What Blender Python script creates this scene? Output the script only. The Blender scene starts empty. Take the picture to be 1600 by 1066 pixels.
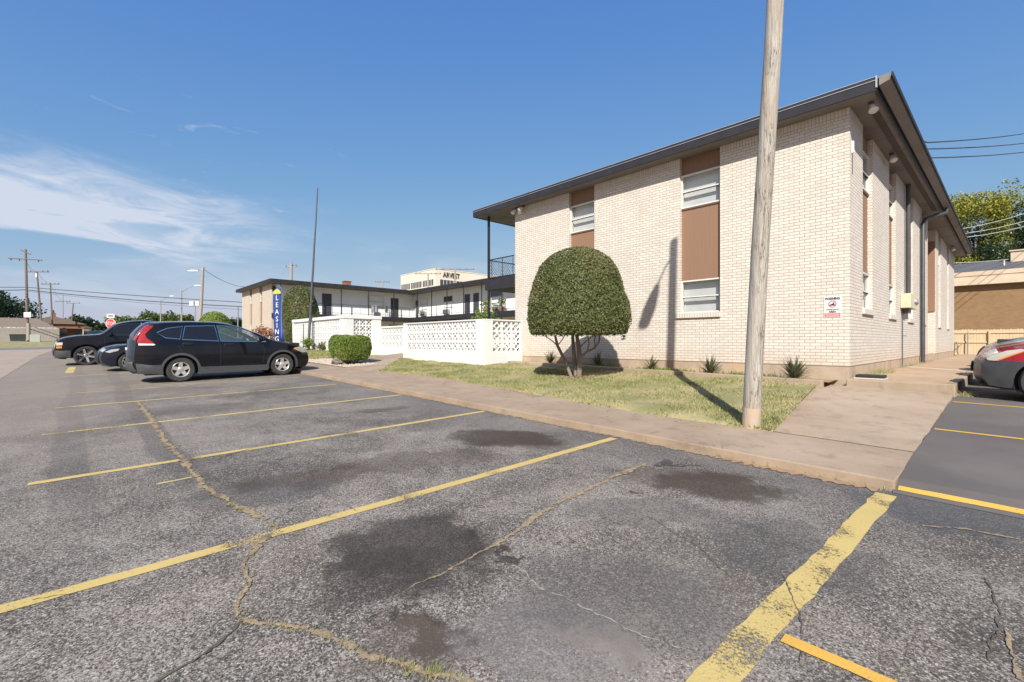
import bpy, bmesh, math, random
import numpy as np
from mathutils import Vector, Matrix, noise as mnoise
random.seed(7); rng = np.random.default_rng(11)
SC = bpy.context.scene; COL = SC.collection
R = math.radians

# ------------------------------------------------------------------ survey of the site
# X runs along the front wall (right = +), Y runs away along the side wall, corner of the
# brick building at (0,0).  The camera stood 11.5 m in front of that wall.
FOC, CX, HY = 727., 800., 534.
ct, st = math.cos(R(47.16)), math.sin(R(47.16))
CAM = (2.271, -11.507, 1.45)
def ray(px, py):
    r = (px-CX)/FOC; return (r*ct-st, r*st+ct, (HY-py)/FOC)
def plane(x, y):
    y = min(max(y, -60), 0); xe = min(max(x, -35), 30)
    return -.0186*(xe-CAM[0]) + .022*(y-CAM[1]) + float(np.interp(-x, [35,62,75,90], [0,.07,.22,.98]))
def lot(px, py, dz=0.):
    d = ray(px, py); k = -.0186*d[0]+.022*d[1]; t = (CAM[2]-dz)/(k-d[2])
    return (CAM[0]+t*d[0], CAM[1]+t*d[1], CAM[2]+t*d[2])
def at_d(px, py, D):
    d = ray(px, py); return (CAM[0]+D*d[0], CAM[1]+D*d[1], CAM[2]+D*d[2])

# ------------------------------------------------------------------ helpers
def tag(o, label=None, cat=None, group=None, kind=None):
    if label: o['label'] = label
    if cat: o['category'] = cat
    if group: o['group'] = group
    if kind: o['kind'] = kind
    return o
WL = {}
def thing(name, loc, label, cat, group=None):
    o = bpy.data.objects.new(name, None); COL.objects.link(o); o.location = loc
    o.empty_display_size = .2
    WL[o.name] = Vector(loc); return tag(o, label, cat, group)

class MB:
    def __init__(s): s.v = []; s.f = []
    def add(s, vs, fs):
        n = len(s.v); s.v += [tuple(p) for p in vs]; s.f += [tuple(i+n for i in f) for f in fs]; return s
    def box(s, x0, x1, y0, y1, z0, z1):
        return s.add([(x0,y0,z0),(x1,y0,z0),(x1,y1,z0),(x0,y1,z0),(x0,y0,z1),(x1,y0,z1),(x1,y1,z1),(x0,y1,z1)],
                     [(0,3,2,1),(4,5,6,7),(0,1,5,4),(1,2,6,5),(2,3,7,6),(3,0,4,7)])
    def obox(s, c, ax, ay, az, hx, hy, hz):
        c = Vector(c); ax, ay, az = Vector(ax).normalized()*hx, Vector(ay).normalized()*hy, Vector(az).normalized()*hz
        P = [c+sx*ax+sy*ay+sz*az for sz in (-1,1) for sx,sy in ((-1,-1),(1,-1),(1,1),(-1,1))]
        return s.add(P, [(0,3,2,1),(4,5,6,7),(0,1,5,4),(1,2,6,5),(2,3,7,6),(3,0,4,7)])
    def prism(s, poly, z0, z1):          # poly counter-clockwise in XY; z0/z1 number or function
        n = len(poly); g = lambda z,p: z(*p) if callable(z) else z
        b = [(x,y,g(z0,(x,y))) for x,y in poly]; t = [(x,y,g(z1,(x,y))) for x,y in poly]
        return s.add(b+t, [tuple(range(n-1,-1,-1)), tuple(range(n,2*n))]+[(i,(i+1)%n,n+(i+1)%n,n+i) for i in range(n)])
    def tube(s, pts, r, n=8, cap=True):
        pts = [Vector(p) for p in pts]; m = len(pts); rs = r if isinstance(r,(list,tuple)) else [r]*m
        vs = []; up = None
        for i,p in enumerate(pts):
            t = (pts[min(i+1,m-1)]-pts[max(i-1,0)]).normalized()
            if up is None:
                up = Vector((0,0,1)) if abs(t.z) < .9 else Vector((1,0,0))
            a = t.cross(up).normalized(); b = a.cross(t).normalized(); up = b
            vs += [p+rs[i]*(math.cos(2*math.pi*k/n)*a+math.sin(2*math.pi*k/n)*b) for k in range(n)]
        fs = [(i*n+k, i*n+(k+1)%n, (i+1)*n+(k+1)%n, (i+1)*n+k) for i in range(m-1) for k in range(n)]
        if cap: fs += [tuple(range(n-1,-1,-1)), tuple(range((m-1)*n, m*n))]
        return s.add(vs, fs)
    def lathe(s, prof, c=(0,0,0), ax='z', n=24):   # prof list of (r,h)
        vs = []
        for r,h in prof:
            for k in range(n):
                a = 2*math.pi*k/n; p = (r*math.cos(a), r*math.sin(a), h)
                if ax == 'y': p = (p[0], h, p[1])
                if ax == 'x': p = (h, p[0], p[1])
                vs.append((p[0]+c[0], p[1]+c[1], p[2]+c[2]))
        m = len(prof)
        return s.add(vs, [(i*n+k, i*n+(k+1)%n, (i+1)*n+(k+1)%n, (i+1)*n+k) for i in range(m-1) for k in range(n)])
    def ico(s, c, rad, sub=2, sc=(1,1,1), jit=0., fl=1.3):
        bm = bmesh.new(); bmesh.ops.create_icosphere(bm, subdivisions=sub, radius=1)
        vs = []
        for v in bm.verts:
            k = 1+jit*mnoise.noise(Vector(v.co)*fl+Vector(c)*3.1)
            vs.append((c[0]+v.co.x*rad*sc[0]*k, c[1]+v.co.y*rad*sc[1]*k, c[2]+v.co.z*rad*sc[2]*k))
        fs = [tuple(v.index for v in f.verts) for f in bm.faces]; bm.free(); return s.add(vs, fs)
    def build(s, name, mat, parent=None, loc=None, smooth=None, bevel=0, fix=False):
        off = WL[parent.name] if parent is not None else Vector(loc or (0,0,0))
        me = bpy.data.meshes.new(name)
        me.from_pydata([(x-off.x, y-off.y, z-off.z) for x,y,z in s.v], [], s.f)
        if fix:
            bm = bmesh.new(); bm.from_mesh(me); bmesh.ops.recalc_face_normals(bm, faces=bm.faces); bm.to_mesh(me); bm.free()
        uv = me.uv_layers.new(name='UVMap')
        nl = len(me.loops); li = np.empty(nl, np.int32); me.loops.foreach_get('vertex_index', li)
        co = np.array(s.v, np.float32)[li]
        nf = len(me.polygons); nor = np.empty(nf*3, np.float32); me.polygons.foreach_get('normal', nor); nor = np.abs(nor.reshape(-1,3))
        lt = np.empty(nf, np.int32); me.polygons.foreach_get('loop_total', lt); pi = np.repeat(np.arange(nf), lt)
        ax = np.argmax(nor, 1)[pi]
        U = np.where(ax == 0, co[:,1], co[:,0]); V = np.where(ax == 2, co[:,1], co[:,2])
        uv.data.foreach_set('uv', np.stack([U,V],1).ravel().astype(np.float32))
        me.materials.append(mat)
        o = bpy.data.objects.new(name, me); COL.objects.link(o)
        if parent is not None: o.parent = parent
        else: o.location = off
        WL[o.name] = off.copy()
        if smooth is not None:
            me.polygons.foreach_set('use_smooth', [True]*nf)
            if smooth < 180: me.set_sharp_from_angle(angle=R(smooth))
        if bevel:
            m = o.modifiers.new('bevel','BEVEL'); m.width = bevel; m.segments = 2; m.limit_method = 'ANGLE'
        return o

def copy_tree(root, name=None):
    def cp(o, par):
        c = o.copy(); COL.objects.link(c)
        if par is not None: c.parent = par
        for ch in o.children: cp(ch, c)
        return c
    return cp(root, None)

def text_mb(txt, size, mat, name, parent, M, depth=.004, font_scale=(1,1), align='CENTER', bold=0.):
    cu = bpy.data.curves.new(name, 'FONT'); cu.body = txt; cu.size = size; cu.align_x = align; cu.align_y = 'CENTER'
    cu.extrude = depth; cu.offset = bold; cu.resolution_u = 3
    tmp = bpy.data.objects.new(name+'_c', cu); COL.objects.link(tmp)
    dg = bpy.context.evaluated_depsgraph_get(); dg.update()
    me = bpy.data.meshes.new_from_object(tmp.evaluated_get(dg)); bpy.data.objects.remove(tmp)
    me.transform(Matrix.Diagonal((font_scale[0], font_scale[1], 1, 1)))
    me.transform(M); me.transform(Matrix.Translation(-WL[parent.name]))
    me.materials.clear(); me.materials.append(mat); me.name = name
    o = bpy.data.objects.new(name, me); COL.objects.link(o); o.parent = parent; WL[o.name] = WL[parent.name].copy()
    return o
def facing(c, right, up=(0,0,1)):
    r = Vector(right).normalized(); u = Vector(up).normalized(); n = r.cross(u)
    M = Matrix((r, u, n)).transposed().to_4x4(); M.translation = Vector(c); return M

# ------------------------------------------------------------------ materials
class NT:
    def __init__(s, nt): s.nt = nt; s.n = nt.nodes; s.l = nt.links
    def node(s, t, **k):
        n = s.n.new(t)
        for a,b in k.items(): setattr(n, a, b)
        return n
    def put(s, sock, v):
        if isinstance(v, bpy.types.NodeSocket): s.l.new(v, sock)
        elif v is not None:
            if isinstance(v, (tuple,list)) and len(v) == 3 and sock.type == 'RGBA': v = (*v,1)
            sock.default_value = v
    def math(s, op, a, b=None, c=None, clamp=False):
        n = s.node('ShaderNodeMath', operation=op, use_clamp=clamp)
        s.put(n.inputs[0], a); s.put(n.inputs[1], b) if b is not None else None
        if c is not None: s.put(n.inputs[2], c)
        return n.outputs[0]
    def mix(s, f, a, b, mode='MIX'):
        n = s.node('ShaderNodeMix', data_type='RGBA', blend_type=mode)
        s.put(n.inputs[0], f); s.put(n.inputs[6], a); s.put(n.inputs[7], b); return n.outputs[2]
    def noise(s, vec, scale, detail=3., rough=.55, dist=0.):
        n = s.node('ShaderNodeTexNoise'); s.put(n.inputs['Vector'], vec); n.inputs['Scale'].default_value = scale
        n.inputs['Detail'].default_value = detail; n.inputs['Roughness'].default_value = rough; n.inputs['Distortion'].default_value = dist
        return n.outputs['Fac']
    def ramp(s, f, a, b):     # smooth step from a to b
        n = s.node('ShaderNodeMapRange', interpolation_type='SMOOTHSTEP'); s.put(n.inputs[0], f)
        n.inputs[1].default_value = a; n.inputs[2].default_value = b; return n.outputs[0]
    def scale(s, vec, sc, rot=0.):
        n = s.node('ShaderNodeMapping'); s.put(n.inputs[0], vec); n.inputs['Scale'].default_value = sc; n.inputs['Rotation'].default_value[2] = rot; return n.outputs[0]
    def bump(s, h, strength, dist=.01):
        n = s.node('ShaderNodeBump'); s.put(n.inputs['Height'], h); n.inputs['Strength'].default_value = strength; n.inputs['Distance'].default_value = dist; return n.outputs[0]

def newmat(name):
    m = bpy.data.materials.new(name); m.use_nodes = True; t = NT(m.node_tree)
    b = t.n['Principled BSDF']; return m, t, b
def pmat(name, c1, c2=None, scale=5., rough=.7, metal=0., spec=.5, bump=0., bscale=None, stretch=(1,1,1), c3=None, s3=.6, coat=0., detail=4., bdist=.01):
    m, t, b = newmat(name)
    co = t.node('ShaderNodeTexCoord').outputs['Object']
    c2 = c2 or tuple(x*.8 for x in c1)
    v = t.scale(co, stretch) if stretch != (1,1,1) else co
    f = t.noise(v, scale, detail, .6); col = t.mix(t.ramp(f,.32,.68), c1, c2)
    if c3: col = t.mix(t.ramp(t.noise(co, s3, 4, .6),.5,.72), col, c3)
    t.put(b.inputs['Base Color'], col)
    b.inputs['Roughness'].default_value = rough; b.inputs['Metallic'].default_value = metal
    b.inputs['Specular IOR Level'].default_value = spec; b.inputs['Coat Weight'].default_value = coat; b.inputs['Coat Roughness'].default_value = .03
    if bump: t.put(b.inputs['Normal'], t.bump(t.noise(v, bscale or scale*3, 3), bump, bdist))
    return m

def brick_mat(name, c1, c2, mortar, bw=.203, bh=.0677, ms=.007, bump=.6, soldier=False, blotch=None, splash=False):
    m, t, b = newmat(name)
    uv = t.node('ShaderNodeTexCoord').outputs['UV']
    if soldier: uv = t.scale(uv, (1,1,1), R(90))
    n = t.node('ShaderNodeTexBrick'); t.put(n.inputs['Vector'], uv)
    n.offset = 0. if soldier else .5; n.inputs['Scale'].default_value = 1.
    for k,v in (('Color1',c1),('Color2',c2),('Mortar',mortar)): t.put(n.inputs[k], v)
    n.inputs['Mortar Size'].default_value = ms; n.inputs['Mortar Smooth'].default_value = .25; n.inputs['Bias'].default_value = 0.
    n.inputs['Brick Width'].default_value = bw; n.inputs['Row Height'].default_value = bh
    f = t.ramp(t.noise(uv, 1.1, 5, .65),.42,.75)
    col = t.mix(t.math('MULTIPLY', f, .45), n.outputs['Color'], blotch or tuple(x*.85 for x in c2))
    fine = t.noise(uv, 60, 3, .7)
    col = t.mix(t.math('MULTIPLY', t.ramp(fine,.35,.8), .22), col, (.25,.19,.14))
    if splash:      # red soil thrown up by rain at the foot of the wall, faint run-off streaks below the eave
        s_ = t.node('ShaderNodeSeparateXYZ'); t.put(s_.inputs[0], t.node('ShaderNodeTexCoord').outputs['UV'])
        lowf = t.math('SUBTRACT', 1., t.ramp(t.math('SUBTRACT', s_.outputs[1], t.math('MULTIPLY', t.noise(uv, .9, 4), .9)), .45, 1.0))
        col = t.mix(t.math('MULTIPLY', lowf, .28), col, (.50,.33,.21))
        st_ = t.ramp(t.noise(t.scale(uv,(2.2,.16,1)), 2., 5, .65), .56, .74); col = t.mix(t.math('MULTIPLY', st_, .22), col, (.42,.34,.26))
    t.put(b.inputs['Base Color'], col); b.inputs['Roughness'].default_value = .8; b.inputs['Specular IOR Level'].default_value = .25
    h = t.math('ADD', t.math('SUBTRACT', 1., n.outputs['Fac']), t.math('MULTIPLY', fine, .25))
    t.put(b.inputs['Normal'], t.bump(h, bump, .008)); return m

CREAM1, CREAM2, JOINT_SHADE = (.695,.63,.56), (.60,.54,.47), (.36,.315,.275)  # joint colour is darkened to paint in the shade of raked mortar
M = {}
M['brick'] = brick_mat('painted_brick', CREAM1, CREAM2, JOINT_SHADE, splash=True)
M['soldier'] = brick_mat('painted_brick_upright', CREAM1, CREAM2, JOINT_SHADE, soldier=True)
M['tanbrick'] = brick_mat('tan_brick', (.60,.515,.43), (.54,.46,.38), (.42,.35,.29))
M['brownbrick'] = brick_mat('brown_brick', (.30,.175,.085), (.24,.135,.065), (.24,.17,.11))
M['foundation'] = pmat('foundation_concrete', (.42,.33,.24), (.34,.26,.19), 2.5, .9, bump=.3, bscale=40, c3=(.5,.33,.2), s3=1.2)
M['dark'] = pmat('charcoal_paint', (.030,.028,.034), (.022,.021,.026), 3, .6, spec=.3, bump=.08, bscale=25)
M['darkroof'] = pmat('roof_membrane', (.16,.16,.17), (.22,.21,.2), 1.5, .9)
M['dripedge'] = pmat('metal_drip_edge', (.6,.6,.6), (.5,.5,.5), 4, .4, .6)
M['soffit'] = pmat('taupe_soffit', (.205,.182,.163), (.175,.155,.138), 1.2, .75, bump=.05, c3=(.14,.12,.105), s3=.9)
M['vent'] = pmat('rusty_vent', (.06,.045,.04), (.10,.07,.055), 14, .8)
def siding():
    m, t, b = newmat('brown_siding'); uv = t.node('ShaderNodeTexCoord').outputs['UV']
    w = t.node('ShaderNodeTexWave', wave_type='BANDS', bands_direction='X', wave_profile='SAW'); t.put(w.inputs[0], uv); w.inputs['Scale'].default_value = math.pi*.95
    g = t.ramp(w.outputs['Fac'], .0, .12)
    col = t.mix(t.noise(t.scale(uv,(8,.6,1)), 3, 4), (.262,.15,.095), (.225,.128,.08)); col = t.mix(g, (.215,.121,.075), col)
    t.put(b.inputs['Base Color'], col); b.inputs['Roughness'].default_value = .75
    t.put(b.inputs['Normal'], t.bump(g, .2, .004)); return m
M['siding'] = siding()
M['white'] = pmat('white_paint', (.78,.77,.75), (.72,.71,.69), 2, .6)
M['whitewall'] = pmat('white_wall_paint', (.82,.82,.81), (.77,.77,.76), .8, .75, bump=.1, bscale=30)
M['whiteblock'] = pmat('white_block_paint', (.69,.68,.67), (.62,.62,.61), 1.2, .75, bump=.15, bscale=40, c3=(.66,.64,.6), s3=1.5)
M['alu'] = pmat('window_frame_paint', (.66,.64,.60), (.6,.58,.54), 5, .45)
def pane():
    m, t, b = newmat('window_glass'); co = t.node('ShaderNodeTexCoord').outputs['Object']
    t.put(b.inputs['Base Color'], t.mix(t.noise(co, 2, 2), (.10,.125,.14), (.07,.09,.10))); b.inputs['Roughness'].default_value = .02
    b.inputs['Specular IOR Level'].default_value = .7; b.inputs['Alpha'].default_value = .16; return m
def blind():
    m, t, b = newmat('white_blind'); uv = t.node('ShaderNodeTexCoord').outputs['UV']
    w = t.node('ShaderNodeTexWave', wave_type='BANDS', bands_direction='Y'); t.put(w.inputs[0], uv); w.inputs['Scale'].default_value = 11.; w.inputs['Distortion'].default_value = .4
    col = t.mix(t.math('MULTIPLY', w.outputs['Fac'], .35), (.80,.80,.79), (.66,.67,.67)); col = t.mix(t.ramp(t.noise(uv, 1.3, 3),.4,.7), col, (.70,.71,.71))
    t.put(b.inputs['Base Color'], col); b.inputs['Roughness'].default_value = .7; return m
M['blind'] = blind()
M['pane'] = pane()
M['darkpane'] = pmat('dark_glass', (.03,.035,.04), (.06,.065,.07), 1.5, .05, spec=.9)
M['door'] = pmat('dark_door_paint', (.06,.06,.075), (.05,.05,.06), 4, .45)
M['metal'] = pmat('galvanised_metal', (.36,.37,.38), (.28,.29,.30), 6, .45, .5)
M['darkmetal'] = pmat('dark_grey_metal', (.10,.105,.115), (.075,.08,.09), 6, .45, .3)
M['gutterdark'] = pmat('dark_downspout_paint', (.055,.055,.06), (.04,.04,.045), 5, .55)
M['iron'] = pmat('black_iron', (.02,.022,.03), (.03,.03,.035), 8, .5, .2)
M['cream'] = pmat('cream_enamel', (.62,.56,.40), (.55,.49,.34), 5, .5)
M['lampglass'] = pmat('frosted_lamp', (.75,.73,.68), (.65,.62,.58), 9, .3)
def concrete(name, c1, c2, c3, joint=None):
    m, t, b = newmat(name); co = t.node('ShaderNodeTexCoord').outputs['Object']
    col = t.mix(t.ramp(t.noise(co,1.1,6,.65),.3,.7), c1, c2)
    col = t.mix(t.math('MULTIPLY', t.ramp(t.noise(co,.33,4,.6),.45,.7),.7), col, c3)
    sp = t.noise(co, 70, 3, .75); col = t.mix(t.math('MULTIPLY', t.ramp(sp,.5,.78),.5), col, (.16,.12,.09))
    col = t.mix(t.math('MULTIPLY', t.ramp(t.noise(co, 3.2, 7, .72),.5,.68),.5), col, tuple(x*.58 for x in c2))
    col = t.mix(t.math('MULTIPLY', t.ramp(t.noise(co, 16, 4, .7),.6,.72),.35), col, tuple(min(1,x*1.35) for x in c1))
    if joint:
        axis, step, off = joint
        s = t.node('ShaderNodeSeparateXYZ'); t.put(s.inputs[0], co)
        q = t.math('ABSOLUTE', t.math('SUBTRACT', t.math('FRACT', t.math('DIVIDE', t.math('ADD', s.outputs[axis], off+1000*step), step)), .5))
        jl = t.math('GREATER_THAN', q, .5-.012/step); col = t.mix(t.math('MULTIPLY', t.math('MULTIPLY', jl, t.ramp(t.noise(co, 3, 3),.35,.6)), .45), col, (.16,.12,.09))
    t.put(b.inputs['Base Color'], col); b.inputs['Roughness'].default_value = .9; b.inputs['Specular IOR Level'].default_value = .25
    t.put(b.inputs['Normal'], t.bump(t.noise(co, 45, 4, .7), .35, .006)); return m
M['sidewalk'] = concrete('pink_tan_concrete', (.355,.265,.19), (.285,.208,.148), (.41,.315,.235), (0, 4.6, .9))
M['apron'] = concrete('apron_concrete', (.385,.295,.215), (.32,.24,.172), (.43,.34,.255), (1, 2.9, .85))
M['walkway'] = concrete('raised_walk_concrete', (.43,.30,.20), (.38,.26,.17), (.47,.36,.26))
M['kerbstone'] = concrete('edging_concrete', (.37,.29,.21), (.29,.225,.16), (.42,.34,.26))
M['patch'] = concrete('pale_new_concrete', (.56,.50,.43), (.50,.445,.38), (.6,.54,.47))
M['road'] = concrete('street_concrete', (.36,.28,.225), (.31,.245,.20), (.40,.30,.225))
M['street'] = concrete('street_asphalt', (.20,.18,.175), (.16,.145,.14), (.25,.225,.21))

def asphalt(name, dark, light, dust, stains=(), bands=True, sparkle=1.):
    m, t, b = newmat(name); co = t.node('ShaderNodeTexCoord').outputs['Object']
    s = t.node('ShaderNodeSeparateXYZ'); t.put(s.inputs[0], co); X, Y = s.outputs[0], s.outputs[1]
    v = t.node('ShaderNodeTexVoronoi'); t.put(v.inputs['Vector'], co); v.inputs['Scale'].default_value = 170.
    sp = t.node('ShaderNodeSeparateColor'); t.put(sp.inputs[0], v.outputs['Color'])
    v2 = t.node('ShaderNodeTexVoronoi'); t.put(v2.inputs['Vector'], co); v2.inputs['Scale'].default_value = 80.
    sp2 = t.node('ShaderNodeSeparateColor'); t.put(sp2.inputs[0], v2.outputs['Color'])
    big = t.noise(co, .42, 5, .6, .6); mid = t.noise(co, 2.1, 5, .65, .4)
    cover = t.math('ADD', t.math('MULTIPLY', t.math('SUBTRACT', big, .5), 1.15), t.math('MULTIPLY', t.math('SUBTRACT', mid, .5), .85))       # how much worn stone shows
    thr = t.math('SUBTRACT', .55, cover)
    stone = t.ramp(t.math('SUBTRACT', t.math('ADD', t.math('MULTIPLY', sp.outputs[0], .62), t.math('MULTIPLY', sp2.outputs[1], .38)), thr), -.34, .27)
    lc = t.mix(sp.outputs[1], light, tuple(min(1,x*1.55) for x in light))
    lc = t.mix(t.math('MULTIPLY', t.math('GREATER_THAN', sp.outputs[2], .93), .8), lc, (.50,.46,.42))
    hue = t.noise(co, .8, 4, .6, .5)
    dk = t.mix(t.ramp(hue,.52,.66), dark, (.060,.064,.064)); dk = t.mix(t.ramp(t.noise(co,.55,4,.6,.4),.52,.68), dk, (.084,.068,.052))
    col = t.mix(stone, dk, lc)
    pit = t.node('ShaderNodeTexVoronoi'); t.put(pit.inputs['Vector'], co); pit.inputs['Scale'].default_value = 110.
    ps = t.node('ShaderNodeSeparateColor'); t.put(ps.inputs[0], pit.outputs['Color'])
    col = t.mix(t.math('MULTIPLY', t.math('GREATER_THAN', ps.outputs[0], .86), .7), col, (.035,.03,.027))
    col = t.mix(t.math('MULTIPLY', t.math('GREATER_THAN', ps.outputs[1], .965), .75), col, (.46,.42,.38))
    col = t.mix(t.math('MULTIPLY', t.ramp(t.noise(co,.21,3,.5),.5,.72),.5), col, dust)
    bl = t.math('MULTIPLY', t.math('MULTIPLY', t.ramp(Y, -8.2, -6.4), t.ramp(mid,.35,.6)), .5)
    if bands:
        col = t.mix(bl, col, (.074,.074,.076))
        # driving lane: tyre-polished strips running along the rows, dusty between them
        wob = t.math('MULTIPLY', t.math('SUBTRACT', t.noise(t.scale(co,(.25,.25,1)), 1., 3), .5), .5)
        Yw = t.math('ADD', Y, wob); far = t.ramp(t.math('MULTIPLY', X, -1.), 1.0, 4.5)
        for yc, hw, k in ((-11.60,.16,.72),(-10.76,.15,.72)):
            q = t.math('SUBTRACT', 1., t.ramp(t.math('ABSOLUTE', t.math('SUBTRACT', Yw, yc)), hw*.85, hw*1.12))
            q = t.math('MULTIPLY', t.math('MULTIPLY', q, far), t.math('MULTIPLY', t.ramp(mid,.2,.5), k))
            col = t.mix(t.math('MULTIPLY', q, t.math('SUBTRACT', 1.1, t.math('MULTIPLY', stone, .6))), col, (.066,.06,.057))
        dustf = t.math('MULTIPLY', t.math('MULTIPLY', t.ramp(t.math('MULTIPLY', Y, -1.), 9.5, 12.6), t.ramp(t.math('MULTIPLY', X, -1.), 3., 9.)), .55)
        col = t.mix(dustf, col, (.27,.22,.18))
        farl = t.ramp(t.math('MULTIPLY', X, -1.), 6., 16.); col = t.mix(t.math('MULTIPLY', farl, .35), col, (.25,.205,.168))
    wv = t.node('ShaderNodeVectorMath', operation='ADD'); nz = t.node('ShaderNodeTexNoise'); t.put(nz.inputs['Vector'], co); nz.inputs['Scale'].default_value = 2.6; nz.inputs['Detail'].default_value = 9; nz.inputs['Roughness'].default_value = .68
    sb = t.node('ShaderNodeVectorMath', operation='MULTIPLY_ADD'); t.put(sb.inputs[0], nz.outputs['Color']); sb.inputs[1].default_value = (1.0,1.0,0); sb.inputs[2].default_value = (-.5,-.5,0)
    t.put(wv.inputs[0], co); t.put(wv.inputs[1], sb.outputs[0])
    for (x,y,rx,ry,rot,c,k) in stains:
        mp = t.node('ShaderNodeMapping', vector_type='TEXTURE'); t.put(mp.inputs[0], wv.outputs[0])
        mp.inputs['Location'].default_value = (x,y,0); mp.inputs['Rotation'].default_value[2] = R(rot); mp.inputs['Scale'].default_value = (rx,ry,1)
        s2 = t.node('ShaderNodeSeparateXYZ'); t.put(s2.inputs[0], mp.outputs[0])
        d = t.math('SQRT', t.math('ADD', t.math('POWER', s2.outputs[0], 2.), t.math('POWER', s2.outputs[1], 2.)))
        f = t.math('MULTIPLY', t.math('SUBTRACT', 1., t.ramp(d,.6,1.02)), k)
        f = t.math('MULTIPLY', f, t.math('SUBTRACT', 1., t.math('MULTIPLY', stone, .22)))
        col = t.mix(f, col, c)
    t.put(b.inputs['Base Color'], col)
    b.inputs['Roughness'].default_value = .85; b.inputs['Specular IOR Level'].default_value = .3
    h = t.math('ADD', t.math('MULTIPLY', sp.outputs[0], .6), t.math('MULTIPLY', t.noise(co, 160, 2), .5))
    t.put(b.inputs['Normal'], t.bump(h, .55*sparkle, .006)); return m
BRN, BLK = (.050,.034,.025), (.036,.029,.025)
def stn(px, py, rx, ry, rot, c, k):
    p = lot(px, py); return (p[0], p[1], rx*1.25, ry*1.3, rot, c, min(1., k*1.15))
STAINS = [stn(790,685,.75,.45,30,BRN,.9), stn(650,720,.9,.35,60,BRN,.45), stn(650,855,.55,.50,40,BLK,.85), stn(590,900,.3,.35,10,BLK,.5),
          stn(480,745,.7,.30,70,BRN,.6), stn(690,985,.17,.13,20,BRN,.85), stn(660,1010,.3,.2,20,(.10,.075,.06),.5), stn(1120,757,.55,.32,35,BRN,.85), stn(1050,740,.6,.2,40,BRN,.5),
          stn(745,832,.08,.05,0,BLK,.9), stn(795,860,.10,.05,0,BLK,.9), stn(1050,725,.16,.07,30,BLK,.8), stn(925,1015,.16,.13,20,(.33,.265,.205),1.), stn(850,1000,.4,.3,0,(.17,.15,.145),.5),
          stn(600,640,.5,.2,70,BRN,.5), stn(300,640,1.2,.5,80,(.10,.085,.075),.45), stn(1230,860,.5,.5,0,(.06,.058,.06),.5), stn(960,930,.6,.5,20,(.075,.07,.07),.45),
          stn(1480,800,.7,.4,20,(.065,.065,.07),.6), stn(420,770,.5,.3,60,(.07,.062,.06),.5), stn(1000,800,.6,.25,40,(.07,.066,.066),.45)]
STAINS += [stn(x,y,r,r*.7,20,BLK,.8) for x,y,r in ((640,960,.045),(600,975,.03),(660,940,.035),(740,700,.06),(520,735,.05),(870,720,.05),(1010,770,.05),(1085,725,.06),(890,840,.04),(430,720,.06),(700,800,.04),(1180,780,.05))]
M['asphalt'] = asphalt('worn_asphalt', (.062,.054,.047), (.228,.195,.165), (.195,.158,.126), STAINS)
M['asphalt2'] = pmat('sealed_asphalt', (.095,.081,.074), (.112,.097,.089), 1.3, .85, bump=.4, bscale=120, c3=(.135,.117,.106), s3=.5, bdist=.004)
def paint(name, c, worn=.5):
    m, t, b = newmat(name); co = t.node('ShaderNodeTexCoord').outputs['Object']
    w = t.ramp(t.math('ADD', t.math('MULTIPLY', t.noise(co, 55, 5, .8), .5), t.math('MULTIPLY', t.noise(co, 2.2, 4), .5)), worn, worn+.05)
    col = t.mix(t.noise(co, 3, 4), c, tuple(x*.78 for x in c)); col = t.mix(t.math('MULTIPLY', t.ramp(t.noise(co, 70, 3, .8),.5,.75), .45), col, tuple(x*.45 for x in c))
    t.put(b.inputs['Alpha'], t.math('SUBTRACT', 1., w)); t.put(b.inputs['Base Color'], col); b.inputs['Roughness'].default_value = .8; b.inputs['Specular IOR Level'].default_value = .3
    t.put(b.inputs['Normal'], t.bump(t.noise(co, 90, 3), .5, .005)); return m
M['yellow'] = paint('faded_yellow_paint', (.56,.415,.155), .565)
M['yellow2'] = paint('faded_straw_paint', (.57,.44,.17), .55)
M['wornyellow'] = paint('chipped_yellow_paint', (.56,.42,.16), .535)
M['orange'] = paint('fresh_orange_yellow_paint', (.66,.38,.075), .575)
M['oldyellow'] = paint('old_thin_yellow_paint', (.50,.41,.19), .50)
M['sand'] = pmat('sandy_crack_fill', (.34,.25,.15), (.20,.15,.095), 28, .95, bump=.6, bscale=60, c3=(.13,.10,.07), s3=4.)
M['palesand'] = pmat('pale_crack_dust', (.34,.295,.24), (.24,.205,.17), 26, .95)
M['crackdark'] = pmat('dark_crack', (.06,.05,.042), (.12,.10,.08), 9, .95)
M['soil'] = pmat('red_brown_soil', (.34,.21,.12), (.26,.165,.10), 3, .95, bump=.5, bscale=30, c3=(.2,.17,.09), s3=1.)
M['gravelbase'] = pmat('gravel_bed', (.50,.42,.34), (.38,.31,.25), 25, .95, bump=.8, bscale=40)
def grassmat(name, g, d, dark):
    m, t, b = newmat(name); co = t.node('ShaderNodeTexCoord').outputs['Object']
    f = t.ramp(t.math('ADD', t.math('MULTIPLY', t.noise(co, 1.1, 6, .7), .72), t.math('MULTIPLY', t.noise(co, 14, 3, .7), .28)), .40, .58)
    col = t.mix(f, g, d); col = t.mix(t.math('MULTIPLY', t.ramp(t.noise(co, 42, 2), .45, .7), .55), col, dark)
    t.put(b.inputs['Base Color'], col); b.inputs['Roughness'].default_value = .9; b.inputs['Specular IOR Level'].default_value = .2; return m
M['grass'] = grassmat('dry_summer_grass', (.195,.215,.075), (.36,.315,.16), (.12,.135,.05))
M['lawnbase'] = grassmat('thatch', (.215,.205,.09), (.34,.28,.155), (.15,.145,.06))
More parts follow.
